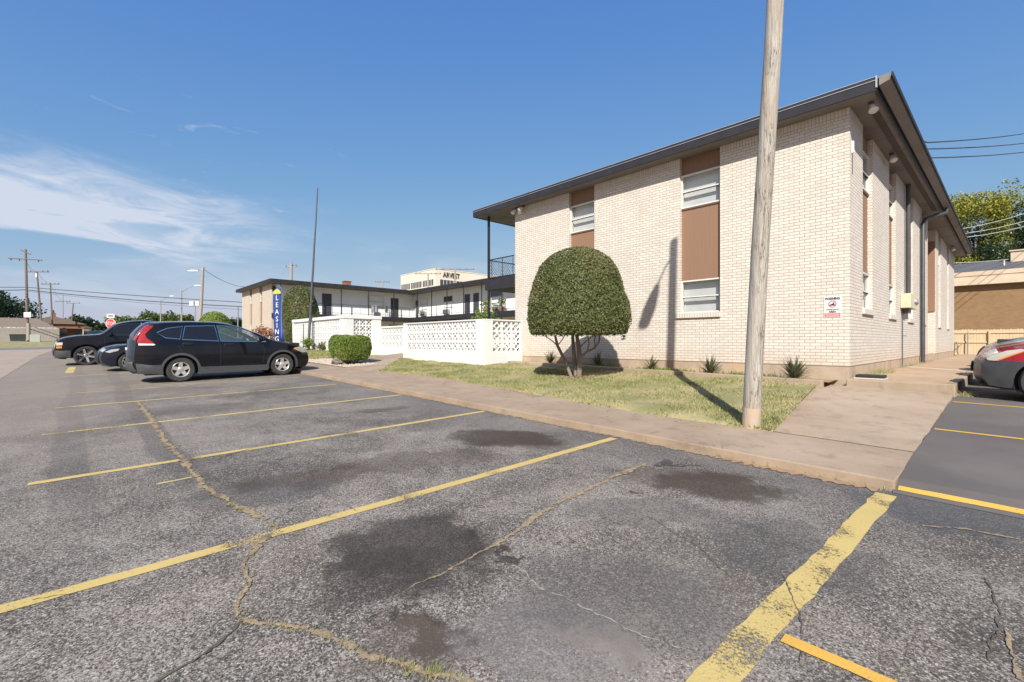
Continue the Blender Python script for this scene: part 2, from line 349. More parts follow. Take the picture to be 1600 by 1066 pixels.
def leaf(name, c1, c2, c3, rough=.45, nscale=20., trans=.25):
    m, t, b = newmat(name); co = t.node('ShaderNodeTexCoord').outputs['Object']
    col = t.mix(t.ramp(t.noise(co, nscale, 2, .8),.35,.65), c1, c2); col = t.mix(t.ramp(t.noise(co, .9, 3),.5,.7), col, c3)
    t.put(b.inputs['Base Color'], col); b.inputs['Roughness'].default_value = rough; b.inputs['Specular IOR Level'].default_value = .4
    tr = t.node('ShaderNodeBsdfTranslucent'); t.put(tr.inputs[0], col); mx = t.node('ShaderNodeMixShader'); mx.inputs[0].default_value = trans
    t.l.new(b.outputs[0], mx.inputs[1]); t.l.new(tr.outputs[0], mx.inputs[2]); t.l.new(mx.outputs[0], t.n['Material Output'].inputs[0]); return m
M['topiary'] = leaf('clipped_yaupon_leaves', (.165,.178,.062), (.085,.098,.034), (.195,.18,.075), .55, 45)
M['hedge'] = leaf('bright_hedge_leaves', (.20,.27,.05), (.13,.19,.03), (.27,.29,.07), .5, 30)
M['dkbush'] = leaf('dark_shrub_leaves', (.15,.165,.06), (.09,.105,.038), (.19,.17,.08), .5, 25)
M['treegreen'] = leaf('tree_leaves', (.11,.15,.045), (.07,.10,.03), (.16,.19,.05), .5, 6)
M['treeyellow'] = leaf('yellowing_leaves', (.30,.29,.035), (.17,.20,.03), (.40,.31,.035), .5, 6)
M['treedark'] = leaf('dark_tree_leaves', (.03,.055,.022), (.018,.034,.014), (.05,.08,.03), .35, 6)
M['yucca'] = leaf('yucca_leaves', (.13,.15,.075), (.09,.10,.055), (.2,.17,.10), .5, 15)
M['bark'] = pmat('grey_bark', (.24,.20,.16), (.16,.13,.10), 12, .9, bump=.6, bscale=30, stretch=(1,1,.3))
M['wood'] = pmat('weathered_pole_wood', (.40,.36,.31), (.25,.215,.18), 5, .85, bump=.9, bscale=9, stretch=(9,9,.22), c3=(.33,.275,.22), s3=1.3, detail=7)
def polewood():
    m, t, b = newmat('split_pole_wood'); co = t.node('ShaderNodeTexCoord').outputs['Object']
    g1 = t.noise(t.scale(co,(10,10,.22)), 5., 8, .65); g2 = t.noise(t.scale(co,(1.4,1.4,.5)), 1.6, 5, .6)
    col = t.mix(t.ramp(g1,.32,.66), (.285,.25,.215), (.45,.41,.36)); col = t.mix(t.ramp(g2,.48,.7), col, (.34,.275,.215))
    ck = t.noise(t.scale(co,(16,16,.30)), 2.2, 3, .5, .3); ck = t.math('SUBTRACT', 1., t.ramp(t.math('ABSOLUTE', t.math('SUBTRACT', ck, .5)), .0, .022))
    ck = t.math('MULTIPLY', ck, t.ramp(t.noise(t.scale(co,(2,2,.7)), 1.3, 3), .42, .58)); col = t.mix(t.math('MULTIPLY', ck, .6), col, (.10,.08,.065))
    kn = t.node('ShaderNodeTexVoronoi'); t.put(kn.inputs['Vector'], t.scale(co,(4,4,1.6))); kn.inputs['Scale'].default_value = 1.3
    col = t.mix(t.math('MULTIPLY', t.math('SUBTRACT', 1., t.ramp(kn.outputs['Distance'],.05,.13)), .6), col, (.13,.10,.08))
    t.put(b.inputs['Base Color'], col); b.inputs['Roughness'].default_value = .88; b.inputs['Specular IOR Level'].default_value = .2
    t.put(b.inputs['Normal'], t.bump(t.math('SUBTRACT', g1, ck), .9, .012)); return m
M['wood'] = polewood()
M['poledark'] = pmat('creosote_pole_wood', (.20,.15,.11), (.13,.10,.075), 6, .9, stretch=(6,6,.3))
M['polegrey'] = pmat('grey_street_pole', (.34,.30,.26), (.27,.235,.2), 6, .85, stretch=(6,6,.3))
M['fencewood'] = pmat('new_cedar_boards', (.60,.46,.29), (.52,.39,.24), 3, .8, stretch=(6,6,.4))
M['oldfence'] = pmat('grey_fence_boards', (.34,.30,.26), (.26,.23,.2), 3, .9, stretch=(6,6,.4))
M['tanpanel'] = pmat('cream_metal_fascia', (.60,.47,.35), (.53,.41,.30), 1.5, .6)
M['shingle'] = pmat('brown_shingles', (.22,.165,.125), (.17,.125,.095), 6, .95)
M['greyshingle'] = pmat('grey_shingles', (.085,.083,.087), (.11,.105,.108), 6, .95)
M['redbrick'] = brick_mat('red_brick', (.30,.10,.055), (.24,.08,.045), (.25,.16,.11))
M['stone'] = pmat('bank_stone', (.70,.62,.52), (.64,.565,.47), .15, .8)
M['rock'] = pmat('grey_rock', (.20,.18,.155), (.11,.10,.09), 7, .9, bump=.9, bscale=14)
M['wire'] = pmat('cable_rubber', (.035,.035,.04), (.05,.05,.055), 4, .6)
M['wirelight'] = pmat('aluminium_cable', (.5,.5,.47), (.4,.4,.38), 4, .5)
M['black'] = pmat('matt_black', (.016,.016,.018), (.022,.022,.024), 5, .6)
M['green_bin'] = pmat('dark_bin_plastic', (.03,.04,.035), (.04,.05,.045), 5, .5)
M['cab'] = pmat('pale_green_cabinet', (.40,.43,.38), (.35,.38,.33), 5, .6)
M['blue'] = pmat('royal_blue_cloth', (.018,.05,.26), (.014,.04,.2), 3, .7)
M['lime'] = pmat('lime_print', (.42,.42,.05), (.4,.4,.05), 4, .7)
M['signwhite'] = pmat('sign_white', (.70,.69,.68), (.66,.65,.64), 4, .4)
M['signred'] = pmat('sign_red', (.62,.055,.06), (.55,.05,.055), 4, .4)
M['signpink'] = pmat('faded_red_print', (.60,.15,.16), (.56,.13,.14), 6, .45)
M['signink'] = pmat('sign_ink', (.03,.028,.03), (.05,.045,.045), 6, .5)
# vehicles
def carpaint(name, c, met=.0, rough=.22):
    m, t, b = newmat(name); co = t.node('ShaderNodeTexCoord').outputs['Object']
    dust = t.ramp(t.noise(co, 3, 4, .6), .4, .75)
    col = t.mix(t.math('MULTIPLY', dust, .012), c, (.3,.26,.22)); t.put(b.inputs['Base Color'], col)
    b.inputs['Metallic'].default_value = met; b.inputs['Roughness'].default_value = .5; b.inputs['Specular IOR Level'].default_value = .05
    b.inputs['Coat Weight'].default_value = .8; t.put(b.inputs['Coat Roughness'], t.math('ADD', t.math('MULTIPLY', dust, .03), .01)); return m
M['carblack'] = carpaint('black_car_paint', (.003,.0035,.007))
M['carnavy'] = carpaint('dark_navy_car_paint', (.006,.009,.018))
M['carcharcoal'] = carpaint('charcoal_car_paint', (.018,.021,.028), .2)
M['carred'] = carpaint('red_car_paint', (.30,.012,.022))
M['carsilver'] = carpaint('silver_car_paint', (.42,.41,.40), .6, .3)
M['carmaroon'] = carpaint('maroon_grey_car_paint', (.10,.055,.055), .3)
M['carwhite'] = carpaint('white_car_paint', (.6,.6,.6))
M['plastic'] = pmat('grey_cladding_plastic', (.065,.067,.07), (.05,.052,.056), 20, .55)
M['tyre'] = pmat('tyre_rubber', (.028,.027,.027), (.045,.042,.04), 8, .85)
M['alloy'] = pmat('silver_alloy', (.62,.60,.57), (.5,.485,.46), 9, .35, .6)
M['chrome'] = pmat('chrome', (.75,.75,.75), (.7,.7,.7), 3, .08, 1.)
M['bumpergrey'] = pmat('sun_bleached_bumper', (.060,.062,.066), (.048,.05,.054), 6, .4)
def carglass(name, tint, alpha):
    m, t, b = newmat(name); co = t.node('ShaderNodeTexCoord').outputs['Object']
    t.put(b.inputs['Base Color'], t.mix(t.noise(co, 2, 2), tint, tuple(x*.7 for x in tint)))
    b.inputs['Roughness'].default_value = .03; b.inputs['Specular IOR Level'].default_value = .7; b.inputs['Alpha'].default_value = alpha; return m
M['tint'] = carglass('tinted_glass', (.012,.011,.014), .96)
M['clearglass'] = carglass('clear_glass', (.10,.14,.15), .45)
M['lens'] = carglass('headlamp_lens', (.5,.5,.48), .85)
M['hazelens'] = pmat('yellowed_headlamp', (.55,.52,.45), (.5,.46,.38), 6, .25, coat=.6)
M['amber'] = pmat('amber_lens', (.70,.23,.03), (.6,.18,.02), 6, .2, coat=1.)
M['redlens'] = pmat('red_lens', (.40,.010,.012), (.24,.006,.008), 22, .15, coat=1.)
M['seat'] = pmat('grey_seat_cloth', (.20,.21,.22), (.16,.17,.18), 10, .9)
M['paper'] = pmat('terracotta', (.30,.14,.08), (.25,.11,.06), 6, .8)

# ------------------------------------------------------------------ world, sun, camera
SUN = Vector((-.82, 1., -1.03)).normalized()       # direction light travels
w = bpy.data.worlds.new('World'); SC.world = w; w.use_nodes = True; t = NT(w.node_tree)
bg = t.n['Background']; sky = t.node('ShaderNodeTexSky', sky_type='NISHITA'); sky.sun_disc = False
el = math.asin(-SUN.z); az = math.atan2(-SUN.x, -SUN.y)
sky.sun_elevation = el; sky.sun_rotation = az; sky.air_density = 1.0; sky.dust_density = .9; sky.ozone_density = 1.6; sky.altitude = 100
dirv = t.node('ShaderNodeTexCoord').outputs['Generated']
def dot(v):
    n = t.node('ShaderNodeVectorMath', operation='DOT_PRODUCT'); t.put(n.inputs[0], dirv); n.inputs[1].default_value = v; return n.outputs['Value']
a_ = t.math('ARCTAN2', dot((ct,st,0)), dot((-st,ct,0)))          # bearing
e_ = t.math('ARCSINE', dot((0,0,1)))                             # height above horizon
cb = t.node('ShaderNodeCombineXYZ'); t.put(cb.inputs[0], t.math('MULTIPLY', a_, 2.2)); t.put(cb.inputs[1], t.math('MULTIPLY', t.math('ADD', e_, t.math('MULTIPLY', a_, .08)), 9.))
n1 = t.noise(cb.outputs[0], 1.5, 7, .6, .5); n2 = t.noise(cb.outputs[0], 4.5, 6, .65, .8)
wob = t.math('MULTIPLY', t.math('SUBTRACT', n1, .5), .16)
ew = t.math('ADD', e_, wob); aw = t.math('ADD', a_, t.math('MULTIPLY', t.math('SUBTRACT', n2, .5), .35))
n3 = t.noise(cb.outputs[0], 2.6, 8, .62, 1.2)
bank = t.math('MULTIPLY', t.math('ADD', .35, t.ramp(n3,.34,.6)), t.math('MULTIPLY', t.math('MULTIPLY', t.ramp(ew,.145,.18), t.math('SUBTRACT', 1., t.ramp(ew,.20,.30))), t.math('SUBTRACT', 1., t.ramp(aw,-.74,-.36))))
low = t.math('MULTIPLY', t.math('MULTIPLY', t.ramp(e_,.02,.08), t.math('SUBTRACT', 1., t.ramp(e_,.12,.24))), t.ramp(n1,.42,.72))
wis = t.math('MULTIPLY', t.math('MULTIPLY', t.ramp(e_,.12,.2), t.math('SUBTRACT', 1., t.ramp(e_,.32,.44))), t.ramp(n2,.60,.80))
wis = t.math('MULTIPLY', wis, t.math('SUBTRACT', 1., t.ramp(a_,-.55,-.2)))
cl = t.math('ADD', t.math('MULTIPLY', t.math('MULTIPLY', bank, t.math('ADD', .55, n2)), .95), t.math('ADD', t.math('MULTIPLY', low,.55), t.math('MULTIPLY', wis,.8)), clamp=True)
sp_ = t.node('ShaderNodeSeparateColor'); t.put(sp_.inputs[0], sky.outputs[0]); cm_ = t.node('ShaderNodeCombineColor')
for k,(kk,c) in enumerate(((.56,40.),(1.07,4.6),(5.34,.72))):      # per-channel curve rolls off the sky colour near the horizon
    x_ = sp_.outputs[k]; t.put(cm_.inputs[k], t.math('DIVIDE', t.math('MULTIPLY', x_, kk), t.math('ADD', 1., t.math('DIVIDE', x_, c))))
col = t.mix(cl, cm_.outputs[0], (3.15,3.5,4.15))
t.put(bg.inputs['Color'], col); bg.inputs['Strength'].default_value = .125
sun = bpy.data.lights.new('sun','SUN'); sun.energy = 4.4; sun.angle = R(.53); sun.color = (1.,.968,.872)
so = bpy.data.objects.new('sun', sun); COL.objects.link(so); so.rotation_euler = SUN.to_track_quat('-Z','Y').to_euler(); so.location = (20,-25,25)
cam = bpy.data.cameras.new('camera'); co_ = bpy.data.objects.new('camera', cam); COL.objects.link(co_); SC.camera = co_
cam.sensor_width = 36; cam.lens = FOC/1600*36; cam.clip_end = 3000; cam.clip_start = .05
cam.shift_y = (HY-533)/1600
co_.location = CAM; co_.rotation_euler = (R(90), 0, R(47.16))
SC.view_settings.view_transform = 'Standard'; SC.view_settings.look = 'None'; SC.view_settings.exposure = .68; SC.view_settings.gamma = 1

# ------------------------------------------------------------------ ground and paving
def side_z(x, y):       # sealed side lot: overlay flush with the slab, rising towards the step
    if y < -6.30: return plane(x,y)+.004
    z0 = -.0186*(x-CAM[0]) + .022*(-6.15-CAM[1])
    if y < -6.08: return plane(x,-6.30)+.004+(z0+.085-plane(x,-6.30)-.004)*(y+6.30)/.22
    return z0+.085 + .0445*(min(y,-.2)+6.08) + .006*max(0,y+.2)
def lawn_zt(x): return .60 + (-x)*.0125 if x > -16 else .80+(-16-x)*.0186
def ground_z(x, y):
    if y < -6.3: return plane(x,y)-.07
    k = min(1., (y+6.3)/5.)
    a = plane(x,-6.25)-.07; b = lawn_zt(x)-.12 if x < 0 else (.5 if x < 1.5 else side_z(x, max(y,-6.15))-.06)
    if x >= 1.5: return (side_z(x,max(y,-6.15))-.07)*1.0
    if x > 0: return a+(b-a)*k-.05
    return a+(b-a)*k
def gridmesh(xs, ys, zf):
    mb = MB(); nx = len(xs); mb.v = [(x,y,zf(x,y)) for y in ys for x in xs]
    mb.f = [(j*nx+i, j*nx+i+1, (j+1)*nx+i+1, (j+1)*nx+i) for j in range(len(ys)-1) for i in range(nx-1)]; return mb
def smooth_far(x, y):
    z = ground_z(x,y); d = math.hypot(x,y)
    if d > 110: z = z*max(0.,1-(d-110)/300)+1.2*min(1.,(d-110)/300)
    return z
xs = sorted(set([-1500,-700,-400,-250,-180,-140]+list(range(-120,31,4))+[-1.,0,.02,1.49,1.51,3,6,10,40,70,120,250,500,900,1500]))
ys = sorted(set([-1500,-700,-300,-150,-90,-60]+list(range(-48,64,4))+[-13.2,-6.4,-6.3,-5.3,-3.8,-1.3,-.2,70,90,130,200,350,600,1000,1500]))
tag(gridmesh(xs, ys, smooth_far).build('ground', M['lawnbase'], smooth=180), kind='structure')
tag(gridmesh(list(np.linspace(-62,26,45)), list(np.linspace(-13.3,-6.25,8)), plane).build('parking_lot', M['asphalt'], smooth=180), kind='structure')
tag(gridmesh(list(np.linspace(-73,40,58)), [-60,-40,-30,-22,-18,-15,-13.25], lambda x,y: plane(x,y)+.006).build('road', M['road'], smooth=180), kind='structure')
tag(gridmesh(list(np.linspace(-73,-62,6)), list(np.linspace(-60,60,25)), lambda x,y: plane(x,min(y,0))+.014).build('street', M['street'], smooth=180), kind='structure')
sx = [1.55,2.2,3,5,8,12,18,26]; sy = [-6.31,-6.30,-6.08,-5,-4,-3,-2,-1,-.2,3,8,14,20,29.8]
tag(gridmesh(sx, sy, side_z).build('side_parking_lot', M['asphalt2']), kind='structure')
# sidewalk with its kerb face
def ribbon(name, mat, a, b, zf, drop=.3, **k):       # slab between polyline a (front) and b (back), with front/end faces
    mb = MB(); n = len(a)
    top = [(x,y,zf(x,y)) for x,y in a]+[(x,y,zf(x,y)) for x,y in b]
    mb.add(top+[(x,y,z-drop) for x,y,z in top], [(i,i+1,n+i+1,n+i) for i in range(n-1)]+[(2*n+i,2*n+i+1,i+1,i) for i in range(n-1)]
           +[(n+i,n+i+1,3*n+i+1,3*n+i) for i in range(n-1)]+[(0,n,3*n,2*n),(n-1,2*n-1+n-n+0,0,0)][:1]+[(2*n-1,n-1,3*n-1,4*n-1)])
    return mb.build(name, mat, **k)
XS = [-60,-45,-36,-28,-20,-17,-14.5,-13,-11.6,-10,-8.1,-6.5,-5,-3.4,-1.8,-.9,-.2,.15]
def yb(x): return float(np.interp(x, [-60,-13.2,-11.6,-8.1,-5,-1.8,-.2,.15,1.6], [-4.7,-4.7,-4.42,-4.25,-4.62,-4.97,-4.93,-4.89,-4.89]))
def jag(x, s=9.1): return .022*mnoise.noise(Vector((x*2.1, s, 0)))+.012*mnoise.noise(Vector((x*7.3, s, 3)))
def swz(x, y): return plane(x,-6.25)+.095+ (y+6.25)*.022
fx = [float(v) for v in np.arange(-60,-16,2.)]+[float(v) for v in np.arange(-16,1.6,.16)]+[1.56]
tag(ribbon('sidewalk', M['sidewalk'], [(x,-6.25+jag(x)) for x in fx], [(x,yb(x)) for x in fx], swz, bevel=.012), kind='structure')
# concrete apron sloping up to the raised walk
def apz(x, y):
    k = (y+4.89)/(4.66); z0 = swz(x,-4.89)+.003
    return z0 + k*((.565-.05*(x+.1)/1.6) - z0) 
ay = [float(v) for v in np.linspace(-4.89,-.23,24)]
mb = MB(); 
for i,y in enumerate(ay):
    xl = .08+(-.50-.08)*(y+4.89)/4.66+jag(y,2.); xr = 1.545+jag(y,5.)
    mb.v += [(xl,y,apz(xl,y)),(.7,y,apz(.7,y)),(xr,y,apz(xr,y)),(xr,y,apz(xr,y)-.3)]
    if i: 
        for k in range(3): mb.f.append(((i-1)*4+k,(i-1)*4+k+1,i*4+k+1,i*4+k))
tag(mb.build('concrete_ramp', M['apron']), kind='structure')
tag(MB().prism([(-.02,-.245),(1.575,-.245),(1.62,29.5),(1.47,29.5),(1.43,-.10),(-.02,-.10)], .1, lambda x,y: .697-.0016*max(0,y)).build('step_kerb', M['kerbstone'], bevel=.02), kind='structure')
mb = MB().prism([(0.0,-.10),(1.43,-.10),(1.45,10),(1.47,29.5),(0,29.5)], .1, lambda x,y: .70-.0016*max(0,y))
tag(mb.build('raised_walkway', M['walkway'], bevel=.02), kind='structure')
# lawns: thatch sheet + blades
def lawn_sheet(name, xs, bot, top, zf, nv=14):
    mb = MB(); n = len(xs)
    for j in range(nv):
        for x in xs:
            b, tp = bot(x), top(x); y = b+(tp-b)*max(0,j-1)/(nv-2)-(.03 if j == 0 else 0); mb.v.append((x,y,zf(x,y)-(.09 if j == 0 else 0)))
    mb.f = [(j*n+i, j*n+i+1, (j+1)*n+i+1, (j+1)*n+i) for j in range(nv-1) for i in range(n-1)]
    return tag(mb.build(name, M['lawnbase'], smooth=180), kind='structure')
def l_top(x):
    if x > -.35: return -.9+(x+.35)/.5*(-3.98)
    if x > -9.6: return -.9
    if x > -14.8: return -1.78
    return -1.6
def l_bot(x): return yb(x) if x > -11.6 else -4.42+(-11.6-x)/3.6*2.85
def lawn_z(x, y):
    b = yb(x); z0 = swz(x,b)+.012; k = min(1., max(0., (y-b)/(-.9-b))); z1 = lawn_zt(x)
    return z0+(z1-z0)*(k**.85)+.02*mnoise.noise(Vector((x*.9,y*.9,0)))
lx = [float(v) for v in np.linspace(-15.15,.14,62)]
lawn_sheet('lawn', lx, l_bot, l_top, lawn_z)
def l2_bot(x): return -4.05+.25*mnoise.noise(Vector((x*.7,4,0)))
def l2z(x, y): return plane(x,-6.25)+.125+(y+4.7)*.085
l2x = [float(v) for v in np.linspace(-60,-18.4,40)]
lawn_sheet('far_lawn', l2x, l2_bot, lambda x: -1.8 if x > -28.6 else -.1, l2z)
def blades(name, n, xr, bot, top, zf, h=.05, wd=.011, mat='grass', keep=None):
    xs_ = rng.uniform(xr[0],xr[1],n); V = []; 
    u = rng.random(n); a = rng.uniform(0,6.283,n); hh = h*rng.uniform(.5,1.3,n); lean = rng.normal(0,.5,(n,2)); P = np.empty((n*3,3),np.float32)
    k = 0
    for i in range(n):
        x = xs_[i]; b, tp = bot(x), top(x)
        if tp-b < .03: continue
        y = b+(tp-b)*u[i]
        if keep and not keep(x,y): continue
        z = zf(x,y); dx, dy = math.cos(a[i])*wd, math.sin(a[i])*wd
        P[k*3] = (x-dx,y-dy,z-.005); P[k*3+1] = (x+dx,y+dy,z-.005); P[k*3+2] = (x+lean[i,0]*hh[i],y+lean[i,1]*hh[i],z+hh[i]); k += 1
    P = P[:k*3]; return mesh_np(name, P, 3, mat)
def mesh_np(name, P, per, mat, parent=None, loc=(0,0,0)):
    off = np.array(WL[parent.name] if parent is not None else loc, np.float32)
    nf = len(P)//per; me = bpy.data.meshes.new(name); me.vertices.add(len(P)); me.vertices.foreach_set('co', (P-off).astype(np.float32).ravel())
    me.loops.add(len(P)); me.loops.foreach_set('vertex_index', np.arange(len(P),dtype=np.int32))
    me.polygons.add(nf); me.polygons.foreach_set('loop_start', np.arange(0,len(P),per,dtype=np.int32))
    me.update(calc_edges=True); me.materials.append(M[mat] if isinstance(mat,str) else mat)
    o = bpy.data.objects.new(name, me); COL.objects.link(o)
    if parent is not None: o.parent = parent
    else: o.location = [float(v) for v in off]
    WL[o.name] = Vector([float(v) for v in off]); return o
def patchy(x, y): return mnoise.noise(Vector((x*1.3,y*1.3,5.)))*1.3+.42 > random.random()*.9
tag(blades('grass', 70000, (-15.1,.13), lambda x: l_bot(x)-.03, l_top, lawn_z, .045, .009, keep=patchy), kind='stuff')
tag(blades('grass', 14000, (-37,-18.4), l2_bot, lambda x: -1.8 if x > -28.6 else -.1, l2z, .07, .016), kind='stuff')
# garden edging, bed soil
mb = MB(); ex = [float(v) for v in np.linspace(-9.3,-.28,40)]
for i,x in enumerate(ex):
    z = lawn_zt(x)+.085+.01*mnoise.noise(Vector((x*1.7,1,1))); j = .02*mnoise.noise(Vector((x*.8,7,1)))
    mb.v += [(x,-.90+j,z-.3),(x,-.90+j,z),(x,-.72+j,z+.004),(x,-.72+j,z-.3)]
    if i: mb.f += [((i-1)*4+k,(i-1)*4+k+1,i*4+k+1,i*4+k) for k in range(3)]
mb.f += [(0,1,2,3),(len(ex)*4-1,len(ex)*4-2,len(ex)*4-3,len(ex)*4-4)]
tag(mb.build('garden_edging', M['kerbstone'], bevel=.012, fix=True), kind='structure')
tag(gridmesh([float(v) for v in np.linspace(-9.6,-.2,40)], [-.73,-.5,-.25,.02], lambda x,y: lawn_zt(x)+.045+.03*mnoise.noise(Vector((x*2,y*2,2)))).build('garden_bed', M['soil'], smooth=180), kind='structure')
# path to the gate, gravel bed
pth = [(-11.62,-4.46),(-13.3,-3.1),(-15.2,-1.6),(-15.2,.0),(-17.9,.0),(-17.4,-1.6),(-16.0,-2.9),(-14.2,-4.3),(-13.6,-4.72)]
tag(MB().prism(pth[::-1], .2, lambda x,y: swz(x,-4.7)+.012+max(0,y+4.6)*.06).build('path', M['sidewalk']), kind='structure')
gvz = lambda x,y: swz(x,-4.7)+.02+max(0,y+4.6)*.05
tag(gridmesh([float(v) for v in np.linspace(-27,-13.6,40)], [-4.72,-4.5,-4.2,-3.9,-3.6,-3.2], gvz).build('gravel_bed', M['gravelbase'], smooth=180), kind='structure')
P = []
for i in range(2600):
    x = random.uniform(-24,-13.7); y = random.uniform(-4.75,-3.4); z = gvz(x,y); r = random.uniform(.012,.032)
    q = [Vector((random.gauss(0,1),random.gauss(0,1),random.gauss(0,.6))).normalized()*r for _ in range(3)]
    b0 = Vector((x,y,z+r*.4)); top = b0+Vector((0,0,r*.8)); L = [b0+Vector((r,0,-r*.3)), b0+Vector((-r*.5,r*.87,-r*.3)), b0+Vector((-r*.5,-r*.87,-r*.3))]
    for k in range(3): P += [L[k], L[(k+1)%3], top]
tag(mesh_np('gravel', np.array([tuple(p) for p in P],np.float32), 3, M['gravelbase']), kind='stuff')
# courtyard floor, its dark tone painting in shade behind the pierced blocks
tag(gridmesh([-37.5,-30,-20.8,-11,-9.95], [.15,4,8,13.4], lambda x,y: lawn_zt(x)+.0).build('courtyard', M['lawnbase']), kind='structure')

# painted bay lines, cracks
def strip(name, mat, pts, wd, zf, dz, jit=.0, seg=.12):
    P_ = []; 
    for (x0,y0),(x1,y1) in zip(pts[:-1],pts[1:]):
        n = max(1,int(math.hypot(x1-x0,y1-y0)/seg))
        P_ += [(x0+(x1-x0)*i/n, y0+(y1-y0)*i/n) for i in range(n)]
    P_.append(pts[-1]); mb = MB(); m = len(P_)
    for i,(x,y) in enumerate(P_):
        x2,y2 = P_[min(i+1,m-1)]; x1,y1 = P_[max(i-1,0)]; L = math.hypot(x2-x1,y2-y1) or 1; nx, ny = -(y2-y1)/L, (x2-x1)/L
        wv = wd[i*len(wd)//m] if isinstance(wd,list) else wd
        a = wv*.5*(1+jit*random.uniform(-1,1)); b = wv*.5*(1+jit*random.uniform(-1,1)); s = jit*wv*random.uniform(-.35,.35)
        mb.v += [(x+nx*(a+s), y+ny*(a+s), zf(x+nx*(a+s), y+ny*(a+s))+dz), (x-nx*(b-s), y-ny*(b-s), zf(x-nx*(b-s), y-ny*(b-s))+dz)]
        if i: mb.f.append((2*i-2,2*i-1,2*i+1,2*i))
    return tag(mb.build(name, mat), kind='structure')
for x,y0,y1,wd,mt in ((-1.3,-11.9,-6.37,.105,'yellow'),(-4.02,-11.87,-6.34,.105,'yellow'),(-6.85,-11.9,-6.36,.10,'yellow2'),(-9.8,-11.85,-6.6,.10,'yellow2'),(-12.3,-11.8,-6.6,.09,'oldyellow'),
                (-17.8,-11.9,-6.4,.1,'yellow2'),(-20.6,-11.9,-6.4,.1,'yellow2'),(-26.4,-11.9,-6.4,.1,'yellow2'),(-29.2,-11.9,-6.4,.1,'yellow2')):
    strip('parking_line', M[mt], [(x,y0),(x+.02,(y0+y1)/2),(x,y1)], wd, plane, .0045, .05)
strip('parking_line', M['wornyellow'], [(1.44,-10.6),(1.43,-9.6),(1.48,-8.0),(1.52,-6.4)], .15, plane, .0045, .10)
strip('parking_line', M['orange'], [(1.54,-9.11),(3.2,-9.10),(5.6,-9.08)], .075, plane, .009, .05)
for k,(y,wd) in enumerate(((-6.225,.062),(-3.49,.075),(-.86,.075),(1.8,.075),(4.4,.075),(7.1,.075),(9.7,.075))):
    strip('parking_line', M['orange'], [(1.58,y),(4,y),(6.9,y)], wd, side_z, .0045, .05)
strip('parking_line', M['yellow2'], [lot(108,583)[:2], lot(113,574)[:2]], .22, plane, .0045, .1)
strip('parking_line', M['oldyellow'], [lot(245,757)[:2], lot(300,746)[:2]], .06, plane, .0046, .4)
def px(*pp): return [lot(*p)[:2] for p in pp]
crk = [('sand', px((215,628),(240,660),(258,690),(285,716),(300,740),(325,765),(375,797),(420,814)), [.14,.17,.15,.12,.13,.1,.09], .55),
       ('sand', px((425,818),(425,832),(402,852),(386,880),(386,915),(372,945),(377,968)), [.06,.07,.06,.05,.05,.06,.05], .6),
       ('sand', px((377,968),(400,974),(440,978),(490,985),(540,1005),(590,1030),(650,1048),(700,1058),(745,1070)), [.035,.05,.055,.045,.06,.05,.06,.05], .6),
       ('crackdark', px((378,972),(350,1000),(310,1026),(270,1050),(235,1075)), .022, .6),
       ('sand', px((1012,724),(960,745),(900,775),(850,800),(800,835),(740,868),(695,897),(650,912),(615,938)), [.09,.11,.10,.085,.07,.06,.04,.02], .5),
       ('palesand', px((800,885),(825,905),(870,930),(905,948),(960,975),(1010,996),(1060,1012),(1115,1032)), .026, .8),
       ('palesand', px((640,792),(690,782),(740,787),(800,785),(850,790)), .03, .7),
       ('crackdark', px((1225,900),(1235,930),(1252,955),(1255,1000),(1250,1040)), .012, .8),
       ('crackdark', px((1545,905),(1560,960),(1553,1000),(1545,1040)), .016, .8),
       ('sand', px((1565,985),(1580,1020),(1592,1066)), .03, .8),
       ('crackdark', px((890,700),(920,706),(960,712),(1020,735)), .012, .8),
       ('sand', px((1440,822),(1490,826),(1550,836),(1600,846)), .03, .8),
       ('crackdark', px((1000,800),(1080,850),(1150,905),(1200,935)), .008, .8),
       ('crackdark', px((430,690),(330,720),(280,716)), .014, .8),
       ('crackdark', px((560,800),(500,770),(425,816)), .01, .8),
       ('crackdark', px((50,940),(100,930),(115,930)), .012, .8)]
